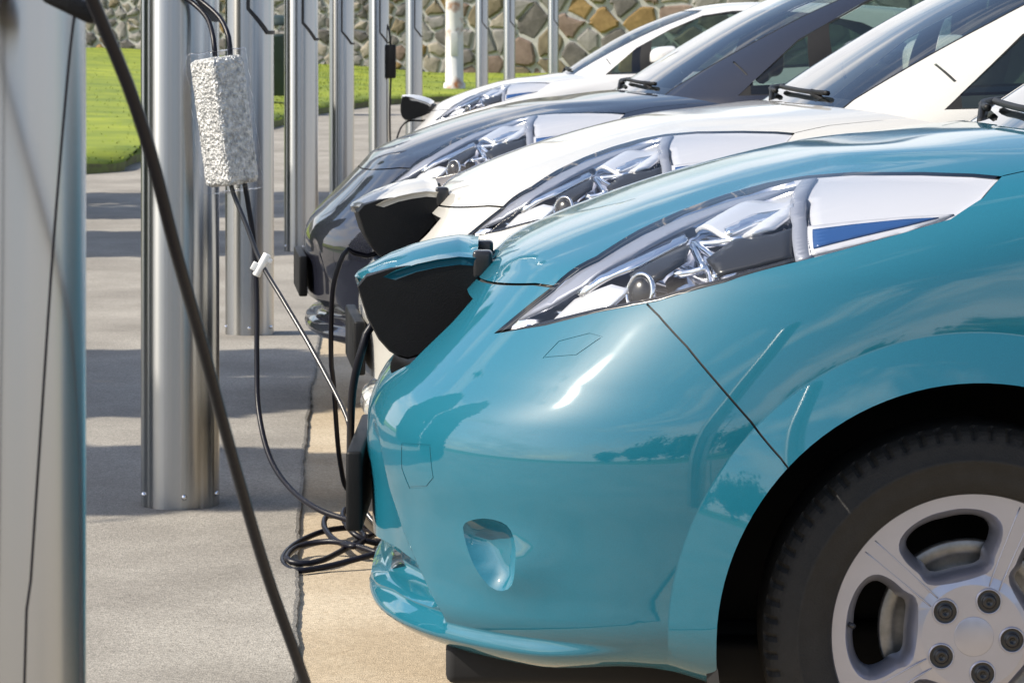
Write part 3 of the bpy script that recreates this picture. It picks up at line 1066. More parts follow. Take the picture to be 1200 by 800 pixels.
    ws_ = [(-0.162, 0.955), (-0.154, 0.985), (-0.125, 1.0), (-0.06, 1.0), (0.06, 1.0), (0.125, 1.0), (0.154, 0.985), (0.162, 0.955)]
    cx0, cz0 = 0.09, 0.80
    npf = len(prof_l)
    for (y, s_) in ws_:
        for (x, z) in prof_l:
            vs2.append((cx0 + (x - cx0) * s_, y, cz0 + (z - cz0) * s_))
    for i in range(len(ws_) - 1):
        for j in range(npf):
            j2 = (j + 1) % npf
            fs2.append((i * npf + j, i * npf + j2, (i + 1) * npf + j2, (i + 1) * npf + j))
    fs2.append(tuple(range(npf))[::-1])
    fs2.append(tuple((len(ws_) - 1) * npf + j for j in range(npf)))
    lo = mesh_obj('lid_liner', vs2, fs2, M['black_plastic'], lid, smooth=False)
    for y in (-0.14, 0.14):
        b = MB()
        b.box((0.214, y, 0.826), (0.034, 0.05, 0.048), 0.007)
        b.build('hinge', M['lamp_black'], lid)
    # ------------------------------------------------ wheels
    def wheel(ax, sd):
        w = bpy.data.objects.new('wheel', None)
        link(w, root)
        w.location = (ax, sd * 0.760, AXZ)
        if sd > 0:
            w.rotation_euler = (0, 0, math.pi)
        return w
    # tyre: outer face looks to -Y
    tyre = MB()
    n = 288
    prof_t = [(0.214, 0.075), (0.2195, 0.083), (0.222, 0.086), (0.242, 0.094), (0.262, 0.098), (0.2635, 0.0995), (0.268, 0.0995), (0.2695, 0.0975), (0.288, 0.093), (0.296, 0.089), (0.2975, 0.088), (0.302, 0.085), (0.3075, 0.079), (0.3125, 0.068), (0.3148, 0.060), (0.3155, 0.040), (0.316, 0.0)]
    prof_t = [(r, -h) for r, h in prof_t] + [(r, h) for r, h in prof_t[::-1][1:]]
    vs, fs = [], []
    for i, (r, h) in enumerate(prof_t):
        for k in range(n):
            a = 2 * math.pi * k / n
            rr = r
            if False:
                pass
            h2 = h
            if abs(h) > 0.055 and 0.297 < r < 0.3145 and k % 4 == 0:
                rr = r - 0.003
                h2 = h - math.copysign(0.005, h)
            vs.append((rr * math.cos(a), h2, rr * math.sin(a)))
    for i in range(len(prof_t) - 1):
        for k in range(n):
            k2 = (k + 1) % n
            fs.append((i * n + k, (i + 1) * n + k, (i + 1) * n + k2, i * n + k2)[::-1])
    tyre.add(vs, fs, True)
    for i in range(len(prof_t) - 1):
        if min(prof_t[i][0], prof_t[i + 1][0]) > 0.295:
            for k in range(n):
                tyre.s[i * n + k] = False
    # rim disc with five windows
    base = []
    for r, dg in ((0.096, -25), (0.125, -28.5), (0.150, -29.5), (0.170, -28), (0.182, -24), (0.189, -17), (0.192, -8), (0.192, 0)):
        base.append((r, dg))
    base = base + [(r, -d) for r, d in base[-2::-1]]
    wv, we, wpolys = [], [], []
    nc = 120
    R0 = 0.2125
    wv += [(R0 * math.cos(2 * math.pi * k / nc), R0 * math.sin(2 * math.pi * k / nc)) for k in range(nc)]
    we += [(k, (k + 1) % nc) for k in range(nc)]
    for i in range(5):
        a0 = 103 + 72 * i
        raw = [(r * math.cos(math.radians(a0 + d)), r * math.sin(math.radians(a0 + d))) for r, d in base]
        poly = spline2(np.array(raw), 0.006, True)
        k0 = len(wv)
        wv += [tuple(q) for q in poly]
        we += [(k0 + j, k0 + (j + 1) % len(poly)) for j in range(len(poly))]
        wpolys.append(poly)
    for r in (0.03, 0.06, 0.0775, 0.0925):
        for k in range(40):
            a = 2 * math.pi * (k + 0.37) / 40
            q = np.array([[r * math.cos(a), r * math.sin(a)]])
            if not any(inside(wp, q)[0] or seg_dist(wp, q, True)[0] < 0.004 for wp in wpolys):
                wv.append(tuple(q[0]))
    vo, _, fo, _, _, _ = delaunay_2d_cdt([Vector(q) for q in wv], we, [], 0, 1e-6)
    v2 = np.array([(q.x, q.y) for q in vo])
    fo = np.array([t for t in fo if len(t) == 3])
    cc = v2[fo].mean(axis=1)
    keep = np.hypot(cc[:, 0], cc[:, 1]) < R0 + 1e-4
    for wp in wpolys:
        keep &= ~inside(wp, cc)
    fo = fo[keep]
    rim = MB()
    def face_y(x, z):
        r = math.hypot(x, z)
        return -0.0715 - 0.004 * float(sstep(0.092, 0.078, r))
    vs = [(x, face_y(x, z), z) for x, z in v2]
    fl = []
    for t in fo:
        a, b_, c = [Vector(vs[i]) for i in t]
        t = tuple(int(i) for i in t)
        fl.append(t if (b_ - a).cross(c - a).y < 0 else t[::-1])
    rim.add(vs, fl, False)
    for wp in wpolys:
        c = wp.mean(axis=0)
        rows = []
        for (inset, dy) in ((0.0, 0.0), (0.0018, 0.002), (0.013, 0.020), (0.016, 0.040)):
            q = wp + 0
            dirs = (c - wp); dirs /= np.linalg.norm(dirs, axis=1, keepdims=True)
            q = wp + dirs * inset
            rows.append([(x, face_y(*wp[i]) + dy, z) for i, (x, z) in enumerate(q)])
        m_ = len(wp)
        vs = sum(rows, [])
        fs = []
        for i in range(3):
            for j in range(m_):
                j2 = (j + 1) % m_
                fs.append((i * m_ + j, i * m_ + j2, (i + 1) * m_ + j2, (i + 1) * m_ + j))
        rim.add(vs, fs, True)
    rim.lathe([(0.2125, -0.070), (0.216, -0.074), (0.2195, -0.076), (0.2205, -0.072), (0.218, -0.06), (0.21, -0.03), (0.205, 0.08)], 'Y', n=96)
    # twin ridges along the spokes
    for i in range(5):
        a0 = math.radians(103 + 36 + 72 * i)
        for off in (-0.0105, 0.0105):
            pts = []
            for r in (0.078, 0.12, 0.16, 0.205):
                x = r * math.cos(a0) - off * math.sin(a0) * (0.6 + r * 2.2)
                z = r * math.sin(a0) + off * math.cos(a0) * (0.6 + r * 2.2)
                pts.append((x, face_y(x, z) + 0.0005, z))
            rim.tube(pts, 0.0013, 5)
    nutseats = []
    for i in range(5):
        nuts = MB()
        nutseats.append(nuts)
        a = math.radians(103 + 36 + 72 * i)
        c = (0.0572 * math.cos(a), -0.0745, 0.0572 * math.sin(a))
        nuts.lathe([(0.0205, 0.000), (0.0195, -0.0032), (0.0180, -0.0042), (0.0172, -0.003), (0.0165, 0.012)], 'Y', c, 24)
    nutm = []
    for i in range(5):
        nutc = MB()
        a = math.radians(103 + 36 + 72 * i)
        c = (0.0572 * math.cos(a), -0.0745, 0.0572 * math.sin(a))
        nutc.lathe([(0.0172, -0.0022), (0.0165, -0.0016), (0.0115, -0.0016), (0.0105, -0.0045), (0.008, -0.0070), (0.0045, -0.0072), (0.0040, -0.0045), (0.0008, -0.0042)], 'Y', c, 18)
        nutm.append(nutc)
    cap = MB()
    cap.lathe([(0.030, -0.0735), (0.0298, -0.0758), (0.029, -0.0761), (0.0005, -0.0762)], 'Y', (0, 0, 0), 36)
    disc = MB()
    disc.lathe([(0.136, 0.0), (0.136, -0.012), (0.133, -0.014), (0.115, -0.0142), (0.114, -0.0135), (0.100, -0.0142), (0.085, -0.014), (0.082, -0.02), (0.078, -0.035), (0.03, -0.04), (0.002, -0.04)], 'Y', (0, 0, 0), 60)
    cal = MB()
    cal.box((0.135, -0.012, 0.0), (0.05, 0.06, 0.14), 0.012)
    rusts = []
    for k in range(9):
        a = math.radians(40 * k + 11)
        rusty = MB()
        rusty.box((0.070 * math.cos(a), -0.040, 0.070 * math.sin(a)), (0.016, 0.01, 0.016), 0.002, Matrix.Rotation(-a, 3, 'Y'))
        rusts.append(rusty)
    valve = MB()
    valve.tube([(-0.195, -0.045, 0.016), (-0.186, -0.062, 0.016), (-0.180, -0.074, 0.015)], 0.0042, 8)
    parts = None
    for ax in (AXF, AXR):
        for sd in (-1, 1):
            w = wheel(ax, sd)
            if parts is None:
                ty = tyre.build('tyre', M['rubber'], w)
                rm = rim.build('rim', M['alloy'], w)
                nt1 = [q.build('nut_seat', M['alloy'], w) for q in nutseats]
                nt2 = [q.build('wheel_nut', M['lamp_black'], w) for q in nutm]
                cp = cap.build('centre_cap', M['alloy'], w)
                dc = disc.build('brake_disc', M['disc'], w)
                ca = cal.build('brake_caliper', M['lamp_black'], w)
                ru = [q.build('hub_bolt', M['rust'], w) for q in rusts]
                va = valve.build('valve', M['lamp_black'], w)
                parts = [ty, rm] + nt1 + nt2 + [cp, dc, ca] + ru + [va]
            else:
                for q in parts:
                    c = q.copy()
                    link(c, w)
    for q in paintable:
        q['painted'] = 1
    return root

def copy_tree(o, parent=None):
    c = o.copy()
    COL.objects.link(c)
    c.parent = parent
    for ch in [x for x in ALL_CHILDREN.get(o.name, [])]:
        copy_tree(ch, c)
    return c

def set_paint(root, m):
    stack = list(root_children(root))
    while stack:
        o = stack.pop()
        if o.get('painted'):
            o.material_slots[0].link = 'OBJECT'
            o.material_slots[0].material = m
        stack += list(root_children(o))

def root_children(o):
    return [c for c in bpy.data.objects if c.parent == o]

car = build_car()
ALL_CHILDREN = {}
for o in bpy.data.objects:
    if o.parent:
        ALL_CHILDREN.setdefault(o.parent.name, []).append(o)
GRP = 'electric hatchbacks nose-in at the charging posts'
cars = {'teal': car}
TURN = {'white': (-0.406, 5.5), 'dark': (-0.7215, 6.0)}        # the row follows a bend: each nose is turned a little more
for k in ('white', 'dark', 'white2'):
    cars[k] = copy_tree(car)
CAR_LABEL = {
    'teal': 'metallic teal hatchback charging with its nose flap open, cables coiled under its bumper',
    'white': 'creamy white hatchback with open charging flap, parked right between the teal and the black car',
    'dark': 'glossy black hatchback with its charging flap shut, parked beside the cream white one',
    'white2': 'bright white hatchback parked alone beyond the black car, near the stone wall'}
for k, o in cars.items():
    o.location = (CARS[k][0], CARS[k][1], 0)
    if k in TURN:
        o.location.x, o.rotation_euler[2] = TURN[k][0], math.radians(TURN[k][1])
    tag(o, CAR_LABEL[k], 'car', GRP)
def kill(o):
    for c in root_children(o):
        kill(c)
    bpy.data.objects.remove(o)
for o in list(root_children(cars['dark'])):             # the black car's flap is shut
    if o.name.startswith('charge_lid') or o.name.startswith('charge_port'):
        kill(o)
_p, _f, _n = PORT[0]
panel('charge_lid', cars['dark'], M['dark'], _p + _n * 0.0008, _f, _n, 0)
for o in root_children(cars['white2']):
    if o.name.startswith('charge_lid'):                 # this flap is tipped up higher
        a = math.radians(28)
        R = Matrix.Rotation(a, 4, 'Y')
        hp = Vector((0.215, 0, 0.835))
        o.matrix_local = Matrix.Translation(hp) @ R @ Matrix.Translation(-hp)
for k in ('teal', 'white', 'dark', 'white2'):
    set_paint(cars[k], M[k])
for o in bpy.data.objects:
    if 'painted' in o:
        del o['painted']

# ------------------------------------------------------------------ ground
def ground_mat(name, c1, c2, speck, scale=3.0, fine=140.0, bump=0.5, rough=0.9, spec_amt=0.5):
    m = bpy.data.materials.new(name)
    m.use_nodes = True
    nt = m.node_tree
    b = nt.nodes['Principled BSDF']
    b.inputs['Roughness'].default_value = rough
    b.inputs['Specular IOR Level'].default_value = 0.25
    tc = nt.nodes.new('ShaderNodeTexCoord')
    n1 = nt.nodes.new('ShaderNodeTexNoise'); n1.inputs['Scale'].default_value = scale; n1.inputs['Detail'].default_value = 8; n1.inputs['Roughness'].default_value = 0.65
    n2 = nt.nodes.new('ShaderNodeTexVoronoi'); n2.inputs['Scale'].default_value = fine
    n3 = nt.nodes.new('ShaderNodeTexNoise'); n3.inputs['Scale'].default_value = fine * 0.45; n3.inputs['Detail'].default_value = 6
    for n in (n1, n2, n3):
        nt.links.new(tc.outputs['Object'], n.inputs['Vector'])
    r1 = nt.nodes.new('ShaderNodeValToRGB')
    r1.color_ramp.elements[0].position = 0.36; r1.color_ramp.elements[1].position = 0.64
    r1.color_ramp.elements[0].color = (*c1, 1); r1.color_ramp.elements[1].color = (*c2, 1)
    nt.links.new(n1.outputs['Fac'], r1.inputs['Fac'])
    r2 = nt.nodes.new('ShaderNodeValToRGB')                   # aggregate: each stone its own tone
    r2.color_ramp.elements[0].position = 0.0; r2.color_ramp.elements[1].position = 1.0
    r2.color_ramp.elements[0].color = (*[1 - spec_amt] * 3, 1); r2.color_ramp.elements[1].color = (*[1 + spec_amt * 0.6] * 3, 1)
    sep = nt.nodes.new('ShaderNodeSeparateColor')
    nt.links.new(n2.outputs['Color'], sep.inputs['Color'])
    nt.links.new(sep.outputs['Red'], r2.inputs['Fac'])
    mx = nt.nodes.new('ShaderNodeMixRGB'); mx.blend_type = 'MULTIPLY'; mx.inputs['Fac'].default_value = 1
    nt.links.new(r1.outputs['Color'], mx.inputs['Color1']); nt.links.new(r2.outputs['Color'], mx.inputs['Color2'])
    r3 = nt.nodes.new('ShaderNodeValToRGB')
    r3.color_ramp.elements[0].position = 0.30; r3.color_ramp.elements[1].position = 0.42
    r3.color_ramp.elements[0].color = (1, 1, 1, 1); r3.color_ramp.elements[1].color = (0, 0, 0, 1)
    nt.links.new(n3.outputs['Fac'], r3.inputs['Fac'])
    mx2 = nt.nodes.new('ShaderNodeMixRGB'); mx2.inputs['Color2'].default_value = (*speck, 1)
    nt.links.new(r3.outputs['Color'], mx2.inputs['Fac']); nt.links.new(mx.outputs['Color'], mx2.inputs['Color1'])
    nt.links.new(mx2.outputs['Color'], b.inputs['Base Color'])
    bp = nt.nodes.new('ShaderNodeBump'); bp.inputs['Strength'].default_value = bump; bp.inputs['Distance'].default_value = 0.004
    nt.links.new(n2.outputs['Distance'], bp.inputs['Height'])
    nt.links.new(bp.outputs['Normal'], b.inputs['Normal'])
    return m

M['asphalt'] = ground_mat('pale_asphalt', (0.225, 0.208, 0.182), (0.345, 0.322, 0.283), (0.17, 0.155, 0.135), 1.1, 230, 0.4, spec_amt=0.32)
M['concrete'] = ground_mat('tan_concrete', (0.38, 0.305, 0.21), (0.50, 0.425, 0.315), (0.30, 0.235, 0.155), 1.4, 240, 0.35, spec_amt=0.28)
M['earth'] = mat('meadow', (0.05, 0.10, 0.012), 0.95, col2=(0.09, 0.15, 0.02), vscale=0.7)
M['lawn'] = mat('lawn', (0.10, 0.15, 0.010), 0.95, col2=(0.25, 0.29, 0.015), vscale=0.9, detail=10, bump=0.25, bscale=40)
M['turf_edge'] = mat('turf_edge', (0.10, 0.085, 0.04), 0.95, col2=(0.14, 0.16, 0.04), vscale=9)

def grid_sheet(name, xs, ys, zf, m, kind='structure'):
    X, Y = np.meshgrid(xs, ys)
    Z = zf(X, Y)
    v = np.stack([X.ravel(), Y.ravel(), Z.ravel()], -1)
    nx, ny = len(xs), len(ys)
    f = [(j * nx + i, j * nx + i + 1, (j + 1) * nx + i + 1, (j + 1) * nx + i) for j in range(ny - 1) for i in range(nx - 1)]
    return tag(mesh_obj(name, v, f, m), kind=kind)

g = grid_sheet('ground', np.linspace(-500, 500, 21), np.concatenate([np.linspace(-500, 20, 12), np.linspace(28, 120, 20), np.linspace(160, 900, 8)]), lambda X, Y: np.minimum(terrain(X, Y), 1.2) - 0.05, M['earth'])
apron = grid_sheet('concrete_apron', np.linspace(-12, 30, 60), np.linspace(-9, 64, 90), lambda X, Y: terrain(X, Y) - 0.014, M['concrete'])
# worn asphalt footway laid over the concrete, with a ragged edge towards the cars
edgeY = [-9, 2.0, 5.76, 7.91, 10.2, 11.3, 14, 20, 27, 33, 40, 50, 64]
edgeX = [-0.05, -0.20, -0.411, -0.549, -0.68, -0.735, -0.86, -1.02, -1.08, -0.98, -0.75, 0.2, 2.6]
edge = pchip(edgeY, edgeX)
ys = np.concatenate([np.arange(-9, 3, 0.5), np.arange(3, 14, 0.012), np.arange(14, 64, 0.4)])
jit = 0.4 * np.array([0.011 * mnoise.noise(Vector((y * 9, 0.3, 0))) + 0.007 * mnoise.noise(Vector((y * 37, 1.3, 0))) + 0.02 * mnoise.noise(Vector((y * 1.6, 5, 0))) for y in ys])
ex = edge(ys) + jit
vs, fs = [], []
for y, x in zip(ys, ex):
    z = float(terrain(0, y))
    vs += [(-14.0, y, z), (x - 0.5, y, z), (x - 0.008, y, z - 0.0005), (x, y, z - 0.004), (x + 0.004, y, z - 0.0165)]
for j in range(len(ys) - 1):
    for i in range(4):
        fs.append((j * 5 + i, j * 5 + i + 1, (j + 1) * 5 + i + 1, (j + 1) * 5 + i))
tag(mesh_obj('footway', vs, fs, M['asphalt'], smooth=False), kind='structure')

# ------------------------------------------------------------------ lawn bank up to the wall
WALL_A, WALL_B = np.array([-34.0, 75.0]), np.array([22.0, 60.5])
def wall_pt(X):
    k = (X - WALL_A[0]) / (WALL_B[0] - WALL_A[0])
    return WALL_A[1] + (WALL_B[1] - WALL_A[1]) * k
def wall_base(X):
    return np.interp(X, [-34, -9, -4, -1.5, 22], [1.60, 1.33, 0.95, 0.78, 0.70])
lawn_edge = smooth_path([(-34, 21, 0), (-16, 25.0, 0), (-7.5, 28.0, 0), (-4.2, 30, 0), (-3.95, 32.5, 0), (-3.18, 42, 0), (-2.85, 47, 0), (-1.46, 52, 0), (2.5, 55.0, 0), (10, 56.5, 0), (22, 57, 0)], 0.35)
vs, fs = [], []
NV = 14
for q in lawn_edge:
    X0, Y0 = q.x, q.y
    z0 = float(terrain(0, Y0))
    # walk from the turf edge towards the wall, fanning out
    Xw = X0 * 1.18 - 0.9
    Yw = wall_pt(Xw) - 0.02
    zw = float(wall_base(Xw)) + 0.03
    vs.append((X0, Y0 - 0.01, z0 - 0.02))
    vs.append((X0 + 0.02, Y0 + 0.03, z0 + 0.09 + 0.02 * mnoise.noise(Vector((X0 * 2, Y0 * 2, 0)))))
    for k in range(1, NV + 1):
        t = k / NV
        vs.append((X0 + (Xw - X0) * t, Y0 + (Yw - Y0) * t, z0 + 0.10 + (zw - z0 - 0.10) * (t ** 0.85) + 0.03 * mnoise.noise(Vector((X0 * 0.7, t * 8, 2)))))
NR = NV + 2
mi = []
for j in range(len(lawn_edge) - 1):
    for i in range(NR - 1):
        fs.append((j * NR + i, (j + 1) * NR + i, (j + 1) * NR + i + 1, j * NR + i + 1))
        mi.append(1 if i == 0 else 0)
lawn = tag(mesh_obj('lawn', vs, fs, None, mats=[M['lawn'], M['turf_edge']], midx=mi), kind='structure')
LV = np.array(vs).reshape(len(lawn_edge), NR, 3)

# grass blades over the part of the bank in view
M['grass_a'] = mat('grass_blade', (0.15, 0.23, 0.010), 0.9, col2=(0.26, 0.33, 0.015), vscale=1.3, detail=6)
vs, fs = [], []
nb = 0
jj = [j for j, q in enumerate(lawn_edge) if -10 < q.x < 3]
while nb < 16000:
    j = random.choice(jj[:-1]); i = random.randrange(1, NR - 1)
    a, b_ = random.random(), random.random()
    p = (LV[j, i] * (1 - a) + LV[j + 1, i] * a) * (1 - b_) + (LV[j, i + 1] * (1 - a) + LV[j + 1, i + 1] * a) * b_
    if not (-0.175 < p[0] / p[1] < 0.03):
        if random.random() < 0.8:
            continue
    h = random.uniform(0.006, 0.022); w = random.uniform(0.010, 0.022)
    an = random.uniform(0, math.pi); lx, ly = random.uniform(-0.03, 0.03), random.uniform(-0.03, 0.03)
    k = len(vs)
    dx, dy = math.cos(an) * w, math.sin(an) * w
    vs += [(p[0] - dx, p[1] - dy, p[2] - 0.01), (p[0] + dx, p[1] + dy, p[2] - 0.01), (p[0] + lx, p[1] + ly, p[2] + h)]
    fs.append((k, k + 1, k + 2))
    nb += 1
tag(mesh_obj('grass', vs, fs, M['grass_a'], normals=[(0, 0, 1)] * len(vs)), 'short bright green grass on the bank below the stone wall', 'grass', kind='stuff')

# ------------------------------------------------------------------ stone wall
M['mortar'] = mat('pale_mortar', (0.42, 0.41, 0.385), 0.95, var=0.18, vscale=3, bump=0.5, bscale=25)
STONE = []
for i, (c1, c2) in enumerate([((0.10, 0.080, 0.050), (0.20, 0.165, 0.105)), ((0.15, 0.142, 0.135), (0.27, 0.255, 0.24)), ((0.16, 0.10, 0.035), (0.27, 0.18, 0.07)),
                              ((0.08, 0.073, 0.068), (0.16, 0.145, 0.135)), ((0.19, 0.17, 0.14), (0.34, 0.30, 0.24)), ((0.13, 0.09, 0.07), (0.21, 0.155, 0.125))]):
    STONE.append(mat('rubble_stone_%s' % 'abcdef'[i], c1, 0.9, col2=c2, vscale=3.5, detail=9, bump=0.7, bscale=14))
wall_root = empty('stone_wall', (0, float(wall_pt(0)), 0.5), 'high rubble stone wall with wide pale mortar joints behind the lawn', 'wall')
wdir = (WALL_B - WALL_A) / np.linalg.norm(WALL_B - WALL_A)
wnor = np.array([wdir[1], -wdir[0]])           # towards the camera
wall_len = np.linalg.norm(WALL_B - WALL_A)
WTOP = 4.4
b = MB()
n = 60
vs, fs = [], []
for i in range(n + 1):
    s = wall_len * i / n
    p = WALL_A + wdir * s
    zb = float(wall_base(p[0])) - 0.5
    q = p - wnor * 0.6
    for (xy, z) in ((p, zb), (p, WTOP), (q, WTOP), (q, zb)):
        vs.append((xy[0], xy[1] - wall_root.location.y, z - 0.5))
for i in range(n):
    for k in range(4):
        k2 = (k + 1) % 4
        fs.append((i * 4 + k, i * 4 + k2, (i + 1) * 4 + k2, (i + 1) * 4 + k))
fs += [(0, 1, 2, 3), tuple(n * 4 + k for k in range(4))]
b.add(vs, fs)
b.build('mortar_core', M['mortar'], wall_root)
# stones: irregular cells on the wall face
sX = lambda X: (X - WALL_A[0]) / wdir[0]
seeds = []
tries = 0
def rad(s):
    X = WALL_A[0] + wdir[0] * s
    return np.interp(X, [-30, -3.2, -1.2, 1.0, 22], [0.31, 0.31, 0.42, 0.74, 0.74])
S0, S1 = sX(-20.0), sX(20.0)
while tries < 30000:
    tries += 1
    s = random.uniform(S0, S1)
    X = WALL_A[0] + wdir[0] * s
    h = random.uniform(float(wall_base(X)) - 0.3, WTOP)
    r = rad(s) * random.uniform(0.72, 1.2)
    ok = True
    for (s2, h2) in seeds:
        if (s - s2) ** 2 + ((h - h2) * 1.45) ** 2 < r * r:
            ok = False; break
    if ok:
        seeds.append((s, h))
def clip(poly, a, b):
    # keep the side nearer to a than b
    m = (a + b) / 2; nrm = b - a
    out = []
    for i in range(len(poly)):
        p, q = poly[i], poly[(i + 1) % len(poly)]
        dp, dq = (p - m) @ nrm, (q - m) @ nrm
        if dp <= 0: out.append(p)
        if (dp < 0 < dq) or (dq < 0 < dp):
            out.append(p + (q - p) * dp / (dp - dq))
    return out
SD = np.array(seeds)
far_stones = MB()
n_ind = 0
for k, c in enumerate(SD):
    X = WALL_A[0] + wdir[0] * c[0]
    poly = [c + np.array(d) for d in ((-1, -1), (1, -1), (1, 1), (-1, 1))]
    near = np.argsort(((SD - c) ** 2).sum(1))[1:22]
    for j in near:
        poly = clip(poly, c, SD[j])
        if len(poly) < 3: break
    if len(poly) < 3: continue
    poly = np.array(poly)
    zb = float(wall_base(X)) - 0.35
    if poly[:, 1].max() > WTOP: poly[:, 1] = np.minimum(poly[:, 1], WTOP)
    # drop very short edges, round the corners, shrink for the joint
    cen = poly.mean(0)
    pts = []
    m = len(poly)
    for i in range(m):
        p0, p1, p2 = poly[i - 1], poly[i], poly[(i + 1) % m]
        pts += [p1 + (p0 - p1) * 0.22, p1 + (p0 - p1) * 0.04 + (p2 - p1) * 0.04, p1 + (p2 - p1) * 0.22]
    pts = np.array(pts) + rng.normal(0, 0.016, (len(pts), 2))
    size = np.sqrt(np.mean(((pts - cen) ** 2).sum(1)))
    joint = random.uniform(0.018, 0.045) if size < 0.34 else random.uniform(0.03, 0.065)
    rings = []
    tilt = rng.normal(0, 0.05, 2)
    bulge = random.uniform(0.03, 0.08)
    for (ins, dpt) in ((joint, -0.05), (joint + 0.004, 0.6 * bulge), (joint + 0.05, bulge), ):
        d = cen - pts
        l = np.linalg.norm(d, axis=1, keepdims=True)
        q = pts + d / l * np.minimum(ins, l * 0.8)
        rings.append([(a_, h_, dpt + ((a_ - cen[0]) * tilt[0] + (h_ - cen[1]) * tilt[1]) * (dpt > 0)) for a_, h_ in q])
    vs = []
    for ring in rings:
        for (a_, h_, o_) in ring:
            w = WALL_A + wdir * a_ + wnor * o_
            vs.append((w[0], w[1] - wall_root.location.y, h_ - 0.5))
    a_, h_ = cen
    w = WALL_A + wdir * a_ + wnor * (bulge + 0.012)
    vs.append((w[0], w[1] - wall_root.location.y, h_ - 0.5))
    mm = len(pts)
    fs = []
    for i in range(2):
        for j in range(mm):
            j2 = (j + 1) % mm
            fs.append((i * mm + j, i * mm + j2, (i + 1) * mm + j2, (i + 1) * mm + j))
    fs += [(2 * mm + j, 2 * mm + (j + 1) % mm, 3 * mm) for j in range(mm)]
    vis = -10.2 < X < 4.6 and h_ < 2.9
    if vis and n_ind < 290:
        wgt = [4, 4, 2, 4, 1, 2] if X > -3 else [2, 5, 0.5, 4, 3, 1]
        mesh_obj('stone', vs, fs, random.choices(STONE, wgt)[0], wall_root, smooth=False)
        n_ind += 1
    else:
        far_stones.add(vs, fs)
fo_ = far_stones.build('rubble_stones', STONE[1], wall_root)
fo_['kind'] = 'stuff'

# ------------------------------------------------------------------ charging posts
def steel():
    m = mat('brushed_steel', (0.40, 0.405, 0.41), 0.25, 1.0)
    nt = m.node_tree
    b = nt.nodes['Principled BSDF']
    tc = nt.nodes['Texture Coordinate']
    mp = nt.nodes.new('ShaderNodeMapping')
    mp.inputs['Scale'].default_value = (40, 40, 900)
    n = nt.nodes.new('ShaderNodeTexNoise'); n.inputs['Scale'].default_value = 1.0; n.inputs['Detail'].default_value = 5
    nt.links.new(tc.outputs['Object'], mp.inputs['Vector']); nt.links.new(mp.outputs['Vector'], n.inputs['Vector'])
    bp = nt.nodes.new('ShaderNodeBump'); bp.inputs['Strength'].default_value = 0.006; bp.inputs['Distance'].default_value = 0.0005
    nt.links.new(n.outputs['Fac'], bp.inputs['Height']); nt.links.new(bp.outputs['Normal'], b.inputs['Normal'])
    tg = nt.nodes.new('ShaderNodeTangent'); tg.direction_type = 'RADIAL'; tg.axis = 'Z'
    nt.links.new(tg.outputs['Tangent'], b.inputs['Tangent'])
    b.inputs['Anisotropic'].default_value = 0.9
    b.inputs['Anisotropic Rotation'].default_value = 0.25
    return m
M['steel'] = steel()
M['gasket'] = mat('gasket_black', (0.012, 0.012, 0.014), 0.5)
PR, PH = 0.1035, 2.10
post = empty('charging_post', (0, 0, 0))
b = MB()
b.lathe([(PR + 0.0, 0.0), (PR, 0.012), (PR, PH - 0.03), (PR - 0.004, PH - 0.012), (PR - 0.016, PH - 0.002), (0.06, PH + 0.004), (0.001, PH + 0.006)], 'Z', n=72)
b.build('shell', M['steel'], post)
def on_post(ang, z, r=PR):
    return (r * math.sin(ang), -r * math.cos(ang), z)
def wrap_strip(path, w, h, name, m):
    """flat bar bent round the post along path [(angle, z)]"""
    P = spline2(np.array([(a * PR, z) for a, z in path]), 0.01) if len(path) > 2 else densify(np.array([(a * PR, z) for a, z in path]), 0.01)
    P = densify(np.array([(a * PR, z) for a, z in path]), 0.01)
    A = offset_line(P, w); B = offset_line(P, -w)
    vs, fs = [], []
    for (p, q) in zip(A, B):
        for (s_, z_), r in ((p, PR - 0.002), (p, PR + h), (q, PR + h), (q, PR - 0.002)):
            vs.append(on_post(s_ / PR, z_, r))
    for i in range(len(A) - 1):
        for k in range(4):
            k2 = (k + 1) % 4
            fs.append((i * 4 + k, i * 4 + k2, (i + 1) * 4 + k2, (i + 1) * 4 + k))
    return mesh_obj(name, vs, fs, m, post, smooth=False)
wrap_strip([(0.10, 2.02), (0.10, 1.385), (0.95, 1.285), (1.55, 1.285)], 0.0075, 0.006, 'hatch_seal', M['gasket'])
wrap_strip([(0.10, 2.02), (2.6, 2.02)], 0.005, 0.004, 'hatch_seal', M['gasket'])
wrap_strip([(1.55, 1.285), (2.6, 1.285), (2.6, 2.02)], 0.005, 0.004, 'hatch_seal', M['gasket'])
for a in (-1.12, 0.14, 1.2, 2.5, 3.6):
    sb = MB()
    sb.lathe([(0.0075, 0.0), (0.007, 0.004), (0.004, 0.0065), (0.0006, 0.007)], 'Z', n=12)
    R = (Matrix.Rotation(a, 4, 'Z') @ Matrix.Rotation(math.radians(90), 4, 'X'))
    c = Vector(on_post(a, 0.034, PR))
    sb.v = [tuple(c + (R @ Vector(v))) for v in sb.v]
    sb.build('screw', M['chrome'], post)
ALL_CHILDREN = {}
for o in bpy.data.objects:
    if o.parent:
        ALL_CHILDREN.setdefault(o.parent.name, []).append(o)
POSTS = [(-0.412, 2.2), (-0.878, 8.06), (-1.12, 13.0), (-1.28, 18.5), (-1.42, 25.4), (-1.35, 30.9), (-1.19, 37.0), (-0.49, 49.5), (-0.045, 53.0), (0.78, 57.5)]
PGRP = 'steel charging posts along the footway'
PL = ['stout brushed steel charging post from whose hatch the thick black cable hangs', 'brushed steel charging post with the silver wrapped box hanging on it',
      'steel charging post behind the one with the wrapped box', 'steel charging post whose foot stands level with the black car']
